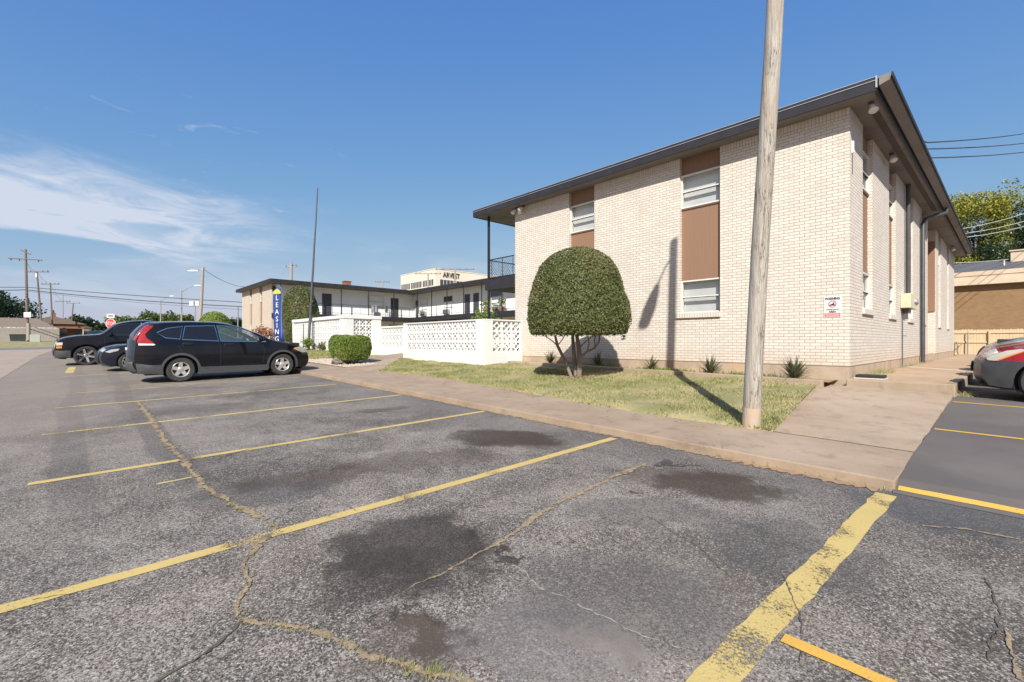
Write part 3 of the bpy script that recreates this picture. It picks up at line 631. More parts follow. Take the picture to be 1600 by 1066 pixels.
def crack(mt, pts, wd, jt):
    tot = sum(math.hypot(b[0]-a[0],b[1]-a[1]) for a,b in zip(pts[:-1],pts[1:])); acc = 0.; mb = MB(); nv = 9
    far = max(math.hypot(p[0]-CAM[0],p[1]-CAM[1]) for p in pts); rowp = None; st_ = .014 if far < 6 else .024; idx = {}
    C_ = []
    for (x0,y0),(x1,y1) in zip(pts[:-1],pts[1:]):
        L = math.hypot(x1-x0,y1-y0); n = max(1,int(L/st_)); C_ += [(x0+(x1-x0)*k/n, y0+(y1-y0)*k/n, acc+L*k/n) for k in range(n)]; acc += L
    for _ in range(6): C_ = [C_[0]]+[((a[0]+2*b[0]+c[0])/4,(a[1]+2*b[1]+c[1])/4,b[2]) for a,b,c in zip(C_[:-2],C_[1:-1],C_[2:])]+[C_[-1]]
    R_ = []
    for i,(x,y,s_) in enumerate(C_):
        x2,y2,_ = C_[min(i+1,len(C_)-1)]; x1,y1,_ = C_[max(i-1,0)]; L = math.hypot(x2-x1,y2-y1) or 1; nx, ny = -(y2-y1)/L, (x2-x1)/L
        w0 = wd[min(len(wd)-1,int(s_/tot*len(wd)))] if isinstance(wd,list) else wd
        w0 *= 1.25*(.75+.6*mnoise.noise(Vector((x*3,y*3,3)))+.35*mnoise.noise(Vector((x*11,y*11,8)))); o = .03*mnoise.noise(Vector((x*5,y*5,1)))+.012*mnoise.noise(Vector((x*22,y*22,6)))
        row = []
        for k in range(nv):
            v = (k/(nv-1)-.5)*w0+o; px_, py_ = x+nx*v, y+ny*v; row.append(len(mb.v)); mb.v.append((px_,py_,plane(px_,py_)+.0065))
        R_.append(row)
    for i in range(len(R_)-1):
        for k in range(nv-1):
            p = mb.v[R_[i][k]]; e = abs((k+.5)/(nv-1)-.5)*2
            if mnoise.noise(Vector((p[0]*34,p[1]*34,2)))*.9+.5*mnoise.noise(Vector((p[0]*9,p[1]*9,5))) > e*1.15-(.25 if mt == 'palesand' else .62): mb.f.append((R_[i][k],R_[i][k+1],R_[i+1][k+1],R_[i+1][k]))
    tag(mb.build('pavement_crack', M[mt]), kind='structure')
for q in crk: crack(*q)
strip('walkway_patch', M['patch'], [(.02,6.9),(1.42,5.3)], .32, lambda x,y: .70-.0016*y, .004, .12, .05)
strip('kerb_soil', M['soil'], [(x,-6.30+.03*mnoise.noise(Vector((x*2,8,1)))) for x in np.arange(.1,1.6,.15)], .12, plane, .0068, .8, .03)
strip('kerb_dirt', M['sand'], [(x,-6.285+.02*mnoise.noise(Vector((x,3,1)))) for x in np.arange(-12,1.5,.3)], .085, plane, .0062, .8, .03)
# weeds in the cracks and along the kerb
def tuft(pts, n, spread, h, wd, zf):
    L = []
    for (x,y) in pts:
        for _ in range(n):
            a = random.uniform(0,6.28); r = random.random()*spread; bx, by = x+r*math.cos(a), y+r*math.sin(a); z = zf(bx,by); hh = h*random.uniform(.4,1.2); b = random.uniform(0,6.28)
            L += [(bx-wd,by,z),(bx+wd,by,z),(bx+math.cos(b)*hh*.8,by+math.sin(b)*hh*.8,z+hh)]
    return L
tp = [p for c in (0,1,2) for (p,q) in zip(crk[c][1][:-1],crk[c][1][1:]) for p in [p,((p[0]+q[0])/2,(p[1]+q[1])/2)] if random.random() < .75]
L = tuft(tp, 22, .05, .022, .003, plane)
L += tuft(px((375,797),(360,790),(675,1052),(680,1054),(640,1046)), 50, .05, .03, .003, plane)
L += tuft([(x,-6.27) for x in np.arange(-.2,1.5,.12)], 8, .05, .05, .003, plane)+tuft([lot(1122,710)[:2]], 45, .09, .13, .006, plane)+tuft([(1.62+random.random()*.2,-.1+random.random()*.5) for _ in range(14)], 20, .08, .10, .004, side_z)
L += tuft([(random.uniform(.02,.3),random.uniform(.6,3)) for _ in range(26)], 10, .08, .12, .004, lambda x,y: .70)+tuft([(.08,y) for y in np.arange(6,13,.5)], 10, .1, .1, .005, lambda x,y: .69)
tag(mesh_np('weeds', np.array(L,np.float32), 3, 'grass'), kind='stuff')

# ------------------------------------------------------------------ buildings
def at_y(px_, py_, Y):
    d = ray(px_,py_); t_ = (Y-CAM[1])/d[1]; return (CAM[0]+t_*d[0], Y, CAM[2]+t_*d[2])
def at_x(px_, py_, X):
    d = ray(px_,py_); t_ = (X-CAM[0])/d[0]; return (X, CAM[1]+t_*d[1], CAM[2]+t_*d[2])
def at_z(px_, py_, z):
    d = ray(px_,py_); t_ = (z-CAM[2])/d[2]; return (CAM[0]+t_*d[0], CAM[1]+t_*d[1], z)

class Face:      # a wall plane: u along it, d depth into the building, z up
    def __init__(s, o, axis, inward): s.o = o; s.axis = axis; s.inw = inward
    def bx(s, mb, u0, u1, d0, d1, z0, z1):
        if s.axis == 'x':
            ys = sorted((s.o[1]+s.inw*d0, s.o[1]+s.inw*d1)); return mb.box(s.o[0]+u0, s.o[0]+u1, *ys, z0, z1)
        xs_ = sorted((s.o[0]+s.inw*d0, s.o[0]+s.inw*d1)); return mb.box(*xs_, s.o[1]+u0, s.o[1]+u1, z0, z1)
def window_unit(F, par, u0, u1, d, z0, z1, panemat='pane', fr='alu', sash=True, w_=.035):
    mb = MB(); 
    F.bx(mb,u0,u0+w_,d-.05,d+.03,z0,z1); F.bx(mb,u1-w_,u1,d-.05,d+.03,z0,z1)
    F.bx(mb,u0+w_,u1-w_,d-.05,d+.03,z1-w_,z1); F.bx(mb,u0+w_,u1-w_,d-.055,d+.03,z0,z0+w_)
    f = mb.build('window', M[fr], par)
    if panemat == 'pane' and d > .05:
        mb = MB(); F.bx(mb,u0+.004,u1-.004,d+.13,d+.14,z0,z1); mb.build('blind', M['blind'], f)
        mb = MB(); F.bx(mb,u0+.001,u0+.004,d+.03,d+.14,z0,z1); F.bx(mb,u1-.004,u1-.001,d+.03,d+.14,z0,z1); F.bx(mb,u0+.004,u1-.004,d+.03,d+.13,z1-.004,z1-.001); mb.build('reveal', M['alu'], f)
    if sash:
        mb = MB(); zm = (z0+z1)/2; F.bx(mb,u0+w_,u1-w_,d-.035,d+.02,zm-.018,zm+.012); mb.build('meeting_rail', M['alu'], f)
        mb = MB(); F.bx(mb,u0+w_,u1-w_,d-.037,d-.034,zm-.03,zm-.018); F.bx(mb,u0+w_,u1-w_,d-.02,d+.02,zm-.03,zm-.0181); mb.build('rail_dark_strip', M['black'], f)  # thin black strip along the lower edge of the meeting rail
        mb = MB(); F.bx(mb,u0+w_,u1-w_,d+.012,d+.016,z0+w_,zm-.03); mb.build('pane', M[panemat], f)
        mb = MB(); F.bx(mb,u0+w_,u1-w_,d-.004,d,zm+.012,z1-w_); mb.build('pane', M[panemat], f)
    else:
        mb = MB(); F.bx(mb,u0+w_,u1-w_,d-.002,d+.02,z0+w_,z1-w_); mb.build('pane', M[panemat], f)
    return f
def column(F, par, u0, u1, d, zs, sill=True, brickm='brick'):
    zb, zw0, zw1, zp1, zw3, zt = zs      # sill underside, low window, panel, upper window, top
    mb = MB(); F.bx(mb,u0,u1,d,d+.06,zw1,zp1); mb.build('siding_panel', M['siding'], par)
    mb = MB(); F.bx(mb,u0,u1,d-.03,d-.002,zp1-.03,zp1); mb.build('panel_trim', M['siding'], par); mb = MB(); F.bx(mb,u0,u1,d-.03,d-.002,zw1,zw1+.03); mb.build('panel_trim', M['siding'], par)
    mb = MB(); F.bx(mb,u0,u1,d,d+.06,zw3,zt); mb.build('siding_panel', M['siding'], par)
    window_unit(F, par, u0, u1, d+.01, zp1, zw3); window_unit(F, par, u0, u1, d+.01, zw0, zw1)
    if sill:
        mb = MB(); F.bx(mb,u0-.09,u1+.02,-.055,d+.06,zb,zw0); mb.build('window_sill', M['soldier'], par, bevel=.006)

def dome_light(par, p, aim=(0,0,-1)):
    mb = MB().tube([(p[0],p[1],p[2]),(p[0],p[1],p[2]-.05)], .05, 10).tube([(p[0],p[1],p[2]-.04),(p[0]+aim[0]*.10,p[1]+aim[1]*.10,p[2]-.10)], .018, 8)
    f = mb.build('flood_light', M['darkmetal'], par)
    q = Vector((p[0]+aim[0]*.10,p[1]+aim[1]*.10,p[2]-.11)); a = Vector((aim[0],aim[1],-.9)).normalized()
    pts = [q+a*k for k in (-.05,0,.05,.10,.13)]
    MB().tube(pts,[.03,.045,.07,.085,.06],14).build('bulb', M['lampglass'], f, smooth=50)

# --- the brick building with its corner at (0,0)
ab = thing('apartment_building', (0,0,.6), 'two-storey cream brick apartment building with brown window columns beside the parking lot', 'building', 'brick apartment wings')
FR = Face((0,0),'x',1); RT = Face((0,0),'y',-1)
ZT = 6.235
mb = MB(); mb.box(-9.955,-.012,.012,.4,.1,.945); mb.box(-.4,-.0121,.4,24.38,.1,.944); mb.box(-9.955,-9.6,.4,24.38,.1,.944); mb.build('foundation', M['foundation'], ab)
fw = MB(); so_ = MB()
def pier(F, mbw, mbs, u0, u1, z0=.945, z1=ZT, t_=.26, d0=0):
    a = MB(); F.bx(a, u0, u1, d0, t_, z0, z1-.205); a = a.build('brick_pier', M['brick'], ab)
    b = MB(); F.bx(b, u0, u1, d0-.003, t_, z1-.205, z1); b.build('soldier_course', M['soldier'], a)
pier(FR, fw, so_, -9.97,-7.45); pier(FR, fw, so_, -6.44,-3.68); pier(FR, fw, so_, -2.63,0)
def infill(F, u0, u1, *r): q = MB(); F.bx(q, u0, u1, *r); return q.build('brick_infill', M['brick'], ab)
for u0,u1 in ((-7.45,-6.44),(-3.68,-2.63)): infill(FR, u0,u1, 0,.26,.945,2.06)
for u0,u1 in ((-7.45,-6.44),(-3.68,-2.63)): column(FR, ab, u0,u1,.12,(2.06,2.19,3.04,4.93,5.80,ZT))
rw = MB(); rs = MB(); cols = [(1.18,2.24),(4.38,5.45),(7.70,8.80),(10.85,11.95),(16.4,17.4),(20.3,21.3)]
us = [.26]+[q for c in cols[:4] for q in c]+[12.6]
for a,b in zip(us[0::2], us[1::2]): pier(RT, rw, rs, a, b)
us = [15.3]+[q for c in cols[4:] for q in c]+[24.4]
for a,b in zip(us[0::2], us[1::2]): pier(RT, rw, rs, a, b)
for u0,u1 in cols: infill(RT, u0,u1, 0,.26,.945,2.06)
# stair recess
infill(RT, 12.35,12.6,.26,.9,.945,ZT); infill(RT,15.3,15.55,.26,.9,.945,ZT); infill(RT,12.6,15.3,.62,.9,.945,2.9)
mb = MB(); RT.bx(mb,12.6,15.24,.60,.9,2.9,ZT); mb.build('siding_panel', M['siding'], ab); MB().box(-.55,-.02,15.24,15.297,2.75,5.75).build('siding_panel', M['siding'], ab)
for u0,u1 in cols: column(RT, ab, u0,u1,.10,(2.06,2.19,3.04,4.93,5.80,ZT))
mb = MB().box(-9.97,-9.72,.26,24.4,.945,ZT); mb.box(-9.72,-.26,24.2,24.4,.945,ZT); mb.build('courtyard_wall', M['whitewall'], ab)
MB().box(-9.7,-.95,.36,24.1,.3,ZT-.01).build('interior_block', M['black'], ab)
# roof
mb = MB().box(-11.82,.47,-.42,24.85,ZT,ZT+.03); mb.build('soffit', M['soffit'], ab)
mb = MB().box(-11.80,.46,-.40,24.83,ZT+.03,ZT+.25); mb.build('roof', M['darkroof'], ab)
mb = MB().box(-11.85,.50,-.455,-.42,ZT-.02,ZT+.165).box(-11.85,-11.82,-.42,24.88,ZT-.02,ZT+.165).box(-11.82,.50,24.85,24.88,ZT-.02,ZT+.165).box(.47,.50,-.42,24.85,ZT-.02,ZT+.165)
mb.build('fascia', M['dark'], ab)
mb = MB().box(-11.86,.505,-.468,-.40,ZT+.165,ZT+.177).box(-11.86,.505,-.462,-.40,ZT+.236,ZT+.246).box(.49,.515,-.472,-.42,ZT+.03,ZT+.246); mb.build('drip_edge', M['dripedge'], ab)
mb = MB().box(-11.855,.50,-.459,-.40,ZT+.177,ZT+.236).box(-11.855,-11.80,-.40,24.88,ZT+.165,ZT+.236); mb.build('roof_edge', M['dark'], ab)
mb = MB(); g_ = [(.54,ZT+.06),(.69,ZT+.11),(.72,ZT+.20),(.72,ZT+.235),(.54,ZT+.235)]
mb.v = [(x,-.44,z) for x,z in g_]+[(x,24.9,z) for x,z in g_]; mb.f = [(0,1,2,3,4),(9,8,7,6,5)]+[(i,5+i,5+(i+1)%5,(i+1)%5) for i in range(5)]
mb.build('gutter', M['soffit'], ab, fix=True)
MB().box(.725,.745,-.44,24.9,ZT+.16,ZT+.245).build('gutter_lip', M['dark'], ab); MB().box(.50,.54,-.40,24.86,ZT+.10,ZT+.22).build('gutter_gap_shade', M['dark'], ab)  # dark bar between fascia and gutter paints in the shaded gap
mb = MB()
for y0,y1 in ((.35,11.4),(11.9,12.6)): MB().box(.24,.37,y0,y1,ZT-.012,ZT-.001).build('soffit_vent', M['vent'], ab)
MB().box(.43,.445,-.3,24.6,ZT-.012,ZT-.001).build('soffit_trim', M['soffit'], ab)
mb = MB()
for y in (2.4,4.9,7.4,9.9,12.4,14.9,17.4,19.9,22.4): MB().box(0,.47,y,y+.012,ZT-.004,ZT-.0005).build('soffit_joint', M['vent'], ab)
for q in ((1361,160),(1393,240),(1488,385)):
    p = at_z(*q, ZT); dome_light(ab, p, (.25,-.3,0))
for q,a in (((822,322),(-.4,-.9,0)),((813,326),(-.9,-.3,0))): p = at_z(*q, ZT); dome_light(ab, (p[0],max(-.36,min(-.1,p[1])),ZT), a)
mb = MB().box(-9.70,-9.56,-.14,-.003,5.98,6.16); mb.build('security_camera', M['white'], ab, bevel=.02)
mb = MB().tube([(.615,11.6,ZT+.05),(.60,11.5,ZT-.12),(.14,10.5,ZT-.42),(.085,10.33,ZT-.62),(.085,10.33,.72)], .062, 10); mb.build('downspout', M['gutterdark'], ab, smooth=40)
mb = MB().tube([(.09,6.95,ZT),(.09,6.95,2.84)], .06, 10); mb.build('service_mast', M['gutterdark'], ab, smooth=40)
mb = MB().box(.001,.035,.13,.20,5.34,5.58); mb.build('junction_box', M['white'], ab)
mb = MB().tube([(.012,.16,5.30),(.012,.16,4.9)], .006, 6); mb.build('cable', M['wire'], ab)
# hose tap and vents
mb = MB().tube([(-5.35,-.005,1.62),(-5.35,-.09,1.60)], .022, 8).tube([(-5.43,-.07,1.60),(-5.27,-.07,1.60)], .012, 6); mb.build('hose_tap', M['darkmetal'], ab)
# upper walkway on the courtyard side
MB().box(-11.55,-9.97,-.1,24.3,3.42,3.80).build('walkway_slab', M['dark'], ab)
def post(par, x, y, z0, z1, r=.03, m='iron'): return MB().box(x-r,x+r,y-r,y+r,z0,z1).build('post', M[m], par)
for y in (-.06,3.,6.,9.,12.): post(ab, -11.38, y, .6 if y < 0 else 3.8, ZT, .036)
mb = MB().tube([(-11.38,-.06,4.56),(-9.97,-.06,4.56)], .02, 6).tube([(-11.38,-.06,3.88),(-9.97,-.06,3.88)], .016, 6).tube([(-11.38,-.06,4.56),(-11.38,12,4.56)], .02, 6).tube([(-11.38,-.06,3.88),(-11.38,12,3.88)], .016, 6)
for x in (-11.2,-10.6,-10.02): mb.tube([(x,-.06,3.80),(x,-.06,4.56)], .014, 6)
rl = mb.build('railing', M['iron'], ab)
mb = MB()
def mesh_panel(mb, A, B, z0, z1, step=.13, r=.0045):
    A, B = Vector(A), Vector(B); Ln = (B-A).length; d = (B-A)/Ln; H = z1-z0; n = int((Ln+H)/step)
    for i in range(n):
        for sgn in (1,-1):
            a0 = i*step-H if sgn > 0 else i*step
            p0, q0, p1, q1 = a0, 0., a0+sgn*H, H
            if sgn < 0: p0, p1 = a0, a0-H
            def clip(p0,q0,p1,q1):
                if p0 > p1: p0,q0,p1,q1 = p1,q1,p0,q0
                if p1 <= 0 or p0 >= Ln: return None
                s = (q1-q0)/(p1-p0)
                if p0 < 0: q0 += s*(0-p0); p0 = 0
                if p1 > Ln: q1 += s*(Ln-p1); p1 = Ln
                return p0,q0,p1,q1
            c = clip(p0,q0,p1,q1)
            if c: mb.tube([A+d*c[0]+Vector((0,0,z0+c[1])), A+d*c[2]+Vector((0,0,z0+c[3]))], r, 3, cap=False)
mesh_panel(mb, (-11.36,-.06,0), (-9.99,-.06,0), 3.88, 4.56); mesh_panel(mb, (-11.38,.0,0), (-11.38,7.,0), 3.88, 4.56)
mb.build('wire_mesh', M['iron'], rl)

# electricity meters, warning sign, mat
mt_ = thing('electric_meter_box', (.12,6.8,2.42), 'cream electric meter box with round meters on the side wall', 'meter box')
MB().box(.004,.24,6.15,7.45,2.44,2.86).build('cabinet', M['cream'], mt_, bevel=.012)
for y in (6.95,7.25):
    MB().lathe([(.0,.30),(.06,.30),(.085,.27),(.085,.24)], (0,y,2.66), 'x', 16).build('meter', M['metal'], mt_, smooth=40)
MB().box(.02,.16,6.5,6.9,2.30,2.44).build('fitting', M['darkmetal'], mt_)
MB().tube([(.03,6.35,2.44),(.03,6.35,.7)], .014, 6).tube([(.03,6.35,1.62),(.10,6.5,1.62)], .012, 6).build('conduit', M['darkmetal'], mt_)
ws = thing('warning_sign', (-.30,-.01,2.17), 'small white and red WARNING sign on the brick wall near the corner', 'sign')
MB().box(-.452,-.148,-.012,-.003,1.955,2.395).build('panel', M['signwhite'], ws, bevel=.003)
MB().box(-.440,-.160,-.0145,-.0122,1.968,2.045).build('red_band', M['signpink'], ws)
text_mb('WARNING', .066, M['signink'], 'lettering', ws, facing((-.30,-.0135,2.345),(1,0,0)), .001, (.82,1.05), bold=.0035)
text_mb('AREA', .052, M['signink'], 'lettering', ws, facing((-.30,-.0135,2.072),(1,0,0)), .001, bold=.0025)
text_mb('SURVEILLANCE', .032, M['signink'], 'lettering', ws, facing((-.30,-.0135,2.118),(1,0,0)), .001, bold=.0012)
mb = MB()
for z in (2.025,2.004,1.984): mb.box(-.42,-.18,-.0152,-.0146,z-.003,z+.003)
mb.build('small_print', M['signwhite'], ws)
mb = MB(); n = 28; c0 = (-.30,2.235)
for k in range(n):
    a0, a1 = 2*math.pi*k/n, 2*math.pi*(k+1)/n
    P4 = [(c0[0]+r*math.cos(a), c0[1]+r*math.sin(a)) for a in (a0,a1) for r in (.056,.073)]
    mb.add([(x,-.0142,z) for x,z in (P4[0],P4[1],P4[3],P4[2])],[(0,1,2,3)])
mb.build('red_ring', M['signred'], ws)
pic = [(-.348,2.20),(-.252,2.20),(-.252,2.225),(-.272,2.232),(-.262,2.262),(-.285,2.27),(-.30,2.24),(-.325,2.232),(-.348,2.222)]
MB().add([(x,-.0138,z) for x,z in pic],[tuple(range(len(pic)))]).build('pictogram', M['signink'], ws)
dm = thing('rubber_threshold', (.3,.35,.70), 'low black box lying on the raised walk at the building corner', 'box')
MB().box(.05,.52,.20,.50,.712,.775).build('shell', M['black'], dm, bevel=.012)
MB().box(.03,.54,.17,.53,.699,.712).build('base', M['alu'], dm)

# --- the two wings across the courtyard
def slim_rail(par, A, B, z0, z1, n, m='iron'):
    A, B = Vector(A), Vector(B); mb = MB().tube([A+Vector((0,0,z1)), B+Vector((0,0,z1))], .016, 5).tube([A+Vector((0,0,z0)), B+Vector((0,0,z0))], .014, 5)
    for i in range(n+1):
        p = A.lerp(B, i/n); mb.tube([p+Vector((0,0,z0-.08)), p+Vector((0,0,z1))], .010, 4)
    return mb.build('railing', M[m], par)
def door(F, par, u0, u1, z0, z1, m='door'):
    mb = MB(); F.bx(mb,u0-.05,u0,-.02,.05,z0,z1+.05); F.bx(mb,u1,u1+.05,-.02,.05,z0,z1+.05); F.bx(mb,u0,u1,-.02,.05,z1,z1+.05)
    f = MB(); F.bx(f,u0,u1,-.012,.05,z0,z1); d = f.build('door', M[m], par); mb.build('door_frame', M['white'], d)
    k = MB(); F.bx(k,u0+.06,u0+.11,-.06,-.012,z0+.95,z0+1.05); k.build('handle', M['metal'], d); return d
lw = thing('leasing_wing', (-39.2,0,1.1), 'far brick wing with white courtyard wall and balcony behind the leasing banner', 'building', 'brick apartment wings')
LF = Face((-39.2,0),'x',1); LC = Face((-39.2,0),'y',-1)
fw = MB(); cols2 = [(-6.75,-5.95),(-3.55,-2.7)]
xs2 = [-9.5]+[q for c in cols2 for q in c]+[0]
for a,b in zip(xs2[0::2], xs2[1::2]): LF.bx(fw,a,b,0,.3,.8,ZT)
for a,b in cols2: LF.bx(fw,a,b,0,.3,.8,2.06)
fw.build('front_wall', M['tanbrick'], lw)
for a,b in cols2: column(LF, lw, a,b,.12,(2.06,2.19,3.04,4.93,5.75,ZT), brickm='tanbrick')
MB().box(-48.7,-39.2,.3,13.4,.8,ZT-.02).build('courtyard_wall', M['whitewall'], lw)
MB().box(-49.1,-37.93,-.42,13.3,ZT,ZT+.03).build('soffit', M['soffit'], lw)
MB().box(-49.12,-37.9,-.455,-.42,ZT-.02,ZT+.25).box(-37.93,-37.9,-.42,12.10,ZT-.02,ZT+.25).box(-49.12,-49.1,-.42,22,ZT-.02,ZT+.25).build('fascia', M['dark'], lw)
MB().box(-49.1,-37.93,-.42,20,ZT+.03,ZT+.245).build('roof', M['darkroof'], lw)
MB().box(-39.2,-37.95,.0,12.1,3.42,3.80).build('walkway_slab', M['dark'], lw)
for y in (.35,2.9,5.33,7.88,10.43): post(lw, -37.97, y, 1.1, ZT, .03)
slim_rail(lw, (-37.97,.35,0), (-37.97,12.1,0), 3.95, 4.72, 14)
window_unit(LC, lw, 8.35, 10.0, -.01, 4.72, 5.85, 'blind', 'alu', True, .06)
door(LC, lw, 10.75, 11.6, 3.80, 5.72); door(LC, lw, 4.1, 4.95, 3.80, 5.72); door(LC, lw, 10.6,11.5,1.15,3.1)
window_unit(LC, lw, 1.7, 3.4, -.01, 4.72, 5.85, 'blind', 'alu', True, .06)
MB().box(-39.22,-38.9,.05,.25,5.6,6.0).build('flood_light', M['black'], lw)
MB().box(-43.2,-42.5,7.6,8.2,ZT+.2,ZT+1.15).box(-43.25,-42.45,7.55,8.25,ZT+1.15,ZT+1.22).build('chimney', M['redbrick'], lw)
bw = thing('rear_wing', (-25,13.4,1.1), 'low white rear wing with dark doors and a long balcony across the courtyard', 'building')
BF = Face((0,13.4),'x',1)
MB().box(-49,-9.99,13.4,13.7,.8,ZT).build('wall', M['whitewall'], bw)
MB().box(-49,-9.99,13.7,22,.8,ZT-.01).build('interior_block', M['whitewall'], bw)
MB().box(-37.93,-11.9,12.13,22.3,ZT,ZT+.03).build('soffit', M['soffit'], bw)
MB().box(-37.9,-11.9,12.10,12.13,ZT-.02,ZT+.25).build('fascia', M['dark'], bw)
MB().box(-37.9,-11.9,12.13,22.3,ZT+.03,ZT+.24).build('roof', M['darkroof'], bw)
MB().box(-39.2,-11.6,12.12,13.4,3.42,3.80).build('walkway_slab', M['dark'], bw)
for x in (-36.6,-34.12,-31.67,-29.25,-26.85,-24.4,-21.9,-19.4): post(bw, x, 12.16, 1.1, ZT, .03)
slim_rail(bw, (-37.97,12.16,0), (-11.7,12.16,0), 3.95, 4.72, 30)
for a,b in ((-41.3+.9,-39.75),(-30.75,-29.95),(-29.5,-28.7)): door(BF, bw, a, b, 3.80, 5.62)
door(BF, bw, -38.95, -38.4, 3.8, 5.6)
for a,b in ((-38.0,-36.7),(-33.95,-32.5),(-27.2,-25.6)): window_unit(BF, bw, a, b, -.01, 4.62, 5.68, 'darkpane' if a > -35 else 'blind', 'alu', True, .05)
for a in (-33.7,-37.6,-26.6):
    mb = MB().box(a,a+.75,13.08,13.39,3.98,4.42); ac = mb.build('air_conditioner', M['metal'], bw); m2 = MB()
    for k in range(6): m2.box(a+.05,a+.70,13.07,13.08,4.02+.065*k,4.05+.065*k)
    m2.build('grille', M['darkmetal'], ac)
MB().box(-33.9,-31,13.36,13.39,.9,3.4).box(-37.5,-35,13.36,13.39,.9,3.4).build('siding_panel', M['siding'], bw)
for x in (-39.0,-37.0): door(BF, bw, x-.02, x+.78, 1.12, 3.05, 'door')

# --- white pierced-block screen walls
MASK = ['##########','#ooo##ooo#','#ooo##ooo#','#oo#oo#oo#','###oooo###','###oooo###','#oo#oo#oo#','#ooo##ooo#','#ooo##ooo#','##########']
def block_panel(mb, A, d, n, bw_, z0, rows, bh, th):
    nrm = Vector((-d.y,d.x,0)); N = len(MASK)
    for i in range(n):
        for j in range(rows):
            for r,row in enumerate(MASK):
                c = 0
                while c < N:
                    if row[c] == '#':
                        e = c
                        while e < N and row[e] == '#': e += 1
                        p = A+d*(bw_*(i+(c+e)/2/N)); hz = bh/N/2
                        mb.obox((p.x,p.y,z0+j*bh+(N-1-r+.5)*bh/N), d, nrm, (0,0,1), bw_*(e-c)/N/2, th/2, hz); c = e
                    else: c += 1
def screen(par, A, B, zg, zp, rows, bh, nb, ztop, pier0, pier1, th=.16, cap=0):
    A, B = Vector((*A,0)), Vector((*B,0)); d = (B-A).normalized(); Ln = (B-A).length; nrm = Vector((-d.y,d.x,0)); zt = zp+rows*bh
    def seg(mb, s0, s1, z0, z1, t_): c = A+d*((s0+s1)/2); mb.obox((c.x,c.y,(z0+z1)/2), d, nrm, (0,0,1), (s1-s0)/2, t_/2, (z1-z0)/2)
    mb = MB(); seg(mb, 0, Ln, zg, zp, th+.004); mb.build('base_wall', M['whiteblock'], par)
    mb = MB(); block_panel(mb, A+d*pier0, d, nb, (Ln-pier0-pier1)/nb, zp, rows, bh, .085); mb.build('pierced_blocks', M['whiteblock'], par)
    mb = MB()
    if pier0: seg(mb, 0, pier0, zp, zt, th+.003)
    if pier1: seg(mb, Ln-pier1, Ln, zp, zt, th+.003)
    if pier0 or pier1: mb.build('pier', M['whiteblock'], par)
    mb = MB(); seg(mb, -cap, Ln+cap, zt, ztop, th+.006+2*cap); mb.build('coping', M['whiteblock'], par, bevel=.01)
s1 = thing('screen_wall', (-12,-1.7,.6), 'white pierced-block screen wall joining the left end of the near brick building', 'wall', 'white pierced-block screen walls')
screen(s1, (-14.8,-1.7), (-9.72,-1.7), .3, 1.09, 3, .355, 13, 2.20, .26, .30)
screen(s1, (-9.65,-1.78), (-9.65,-.02), .3, 1.09, 3, .355, 3, 2.20, .38, .06)
screen(s1, (-14.72,-.02), (-14.72,-1.6), .3, 1.09, 3, .355, 4, 2.20, .1, .06)
s2 = thing('screen_wall', (-18,.1,.6), 'lowest white pierced-block wall, set back between the two taller white screens', 'wall', 'white pierced-block screen walls')
screen(s2, (-20.5,.12), (-14.85,.12), .3, 1.15, 3, .335, 15, 2.24, .25, .1)
s3 = thing('screen_wall', (-24.5,-1.75,.8), 'tallest white pierced-block screen wall with a coping, behind the square hedge', 'wall', 'white pierced-block screen walls')
screen(s3, (-28.3,-1.75), (-20.75,-1.75), .5, .95, 5, .335, 20, 2.80, .25, .35, cap=.03)
screen(s3, (-20.66,-1.83), (-20.66,.2), .5, .95, 5, .335, 3, 2.80, .52, .50, cap=.03)
screen(s3, (-28.2,.2), (-28.2,-1.66), .5, .95, 5, .335, 4, 2.80, .2, .2, cap=.03)

# --- bank tower, commercial building, fence
bt = thing('office_tower', (-124.5,72.3,1), 'pale stone office block with dark ribbon windows far behind the rear wing', 'building')
MB().box(-146.5,-124.5,72.3,112,0,24.9).build('wall', M['stone'], bt)
MB().box(-146.6,-124.4,72.2,112.1,24.9,25.15).build('parapet', M['stone'], bt)
for k in range(6):
    z1 = 21.7-k*4.0
    for a,b in ((-146.0,-140.2),(-139.4,-132.7),(-131.9,-125.6)): 
        f = MB().box(a,b,72.26,72.32,z1-2.0,z1).build('window', M['darkpane'], bt)
        mm = MB(); 
        for q in np.linspace(a,b,8)[1:-1]: mm.box(q-.06,q+.06,72.2,72.26,z1-2.0,z1)
        mm.build('mullion', M['stone'], f)
    for a,b in ((74.2,84.5),(86,97),(98.5,110)):
        f = MB().box(-124.54,-124.46,a,b,z1-2.0,z1).build('window', M['darkpane'], bt)
        mm = MB()
        for q in np.linspace(a,b,9)[1:-1]: mm.box(-124.46,-124.4,q-.06,q+.06,z1-2.0,z1)
        mm.build('mullion', M['stone'], f)
text_mb('ARVEST', 2.3, M['signink'], 'sign_lettering', bt, facing((-124.35,78.6,23.3),(0,1,0)), .1, (.85,1))
fn = thing('wooden_fence', (3,30,.5), 'new honey-coloured cedar picket fence behind the parked cars', 'fence')
mb = MB(); x = -6.
while x < 22:
    h = 2.22+random.uniform(-.02,.02); mb.prism([(x,30.),(x+.135,30.),(x+.135,30.02),(x,30.02)], .3, h-.04); 
    mb.add([(x,30,h-.04),(x+.135,30,h-.04),(x+.135,30.02,h-.04),(x,30.02,h-.04),(x+.03,30,h),(x+.105,30,h),(x+.105,30.02,h),(x+.03,30.02,h)],[(0,1,5,4),(1,2,6,5),(2,3,7,6),(3,0,4,7),(4,5,6,7)]); x += .142
mb.build('pickets', M['fencewood'], fn)
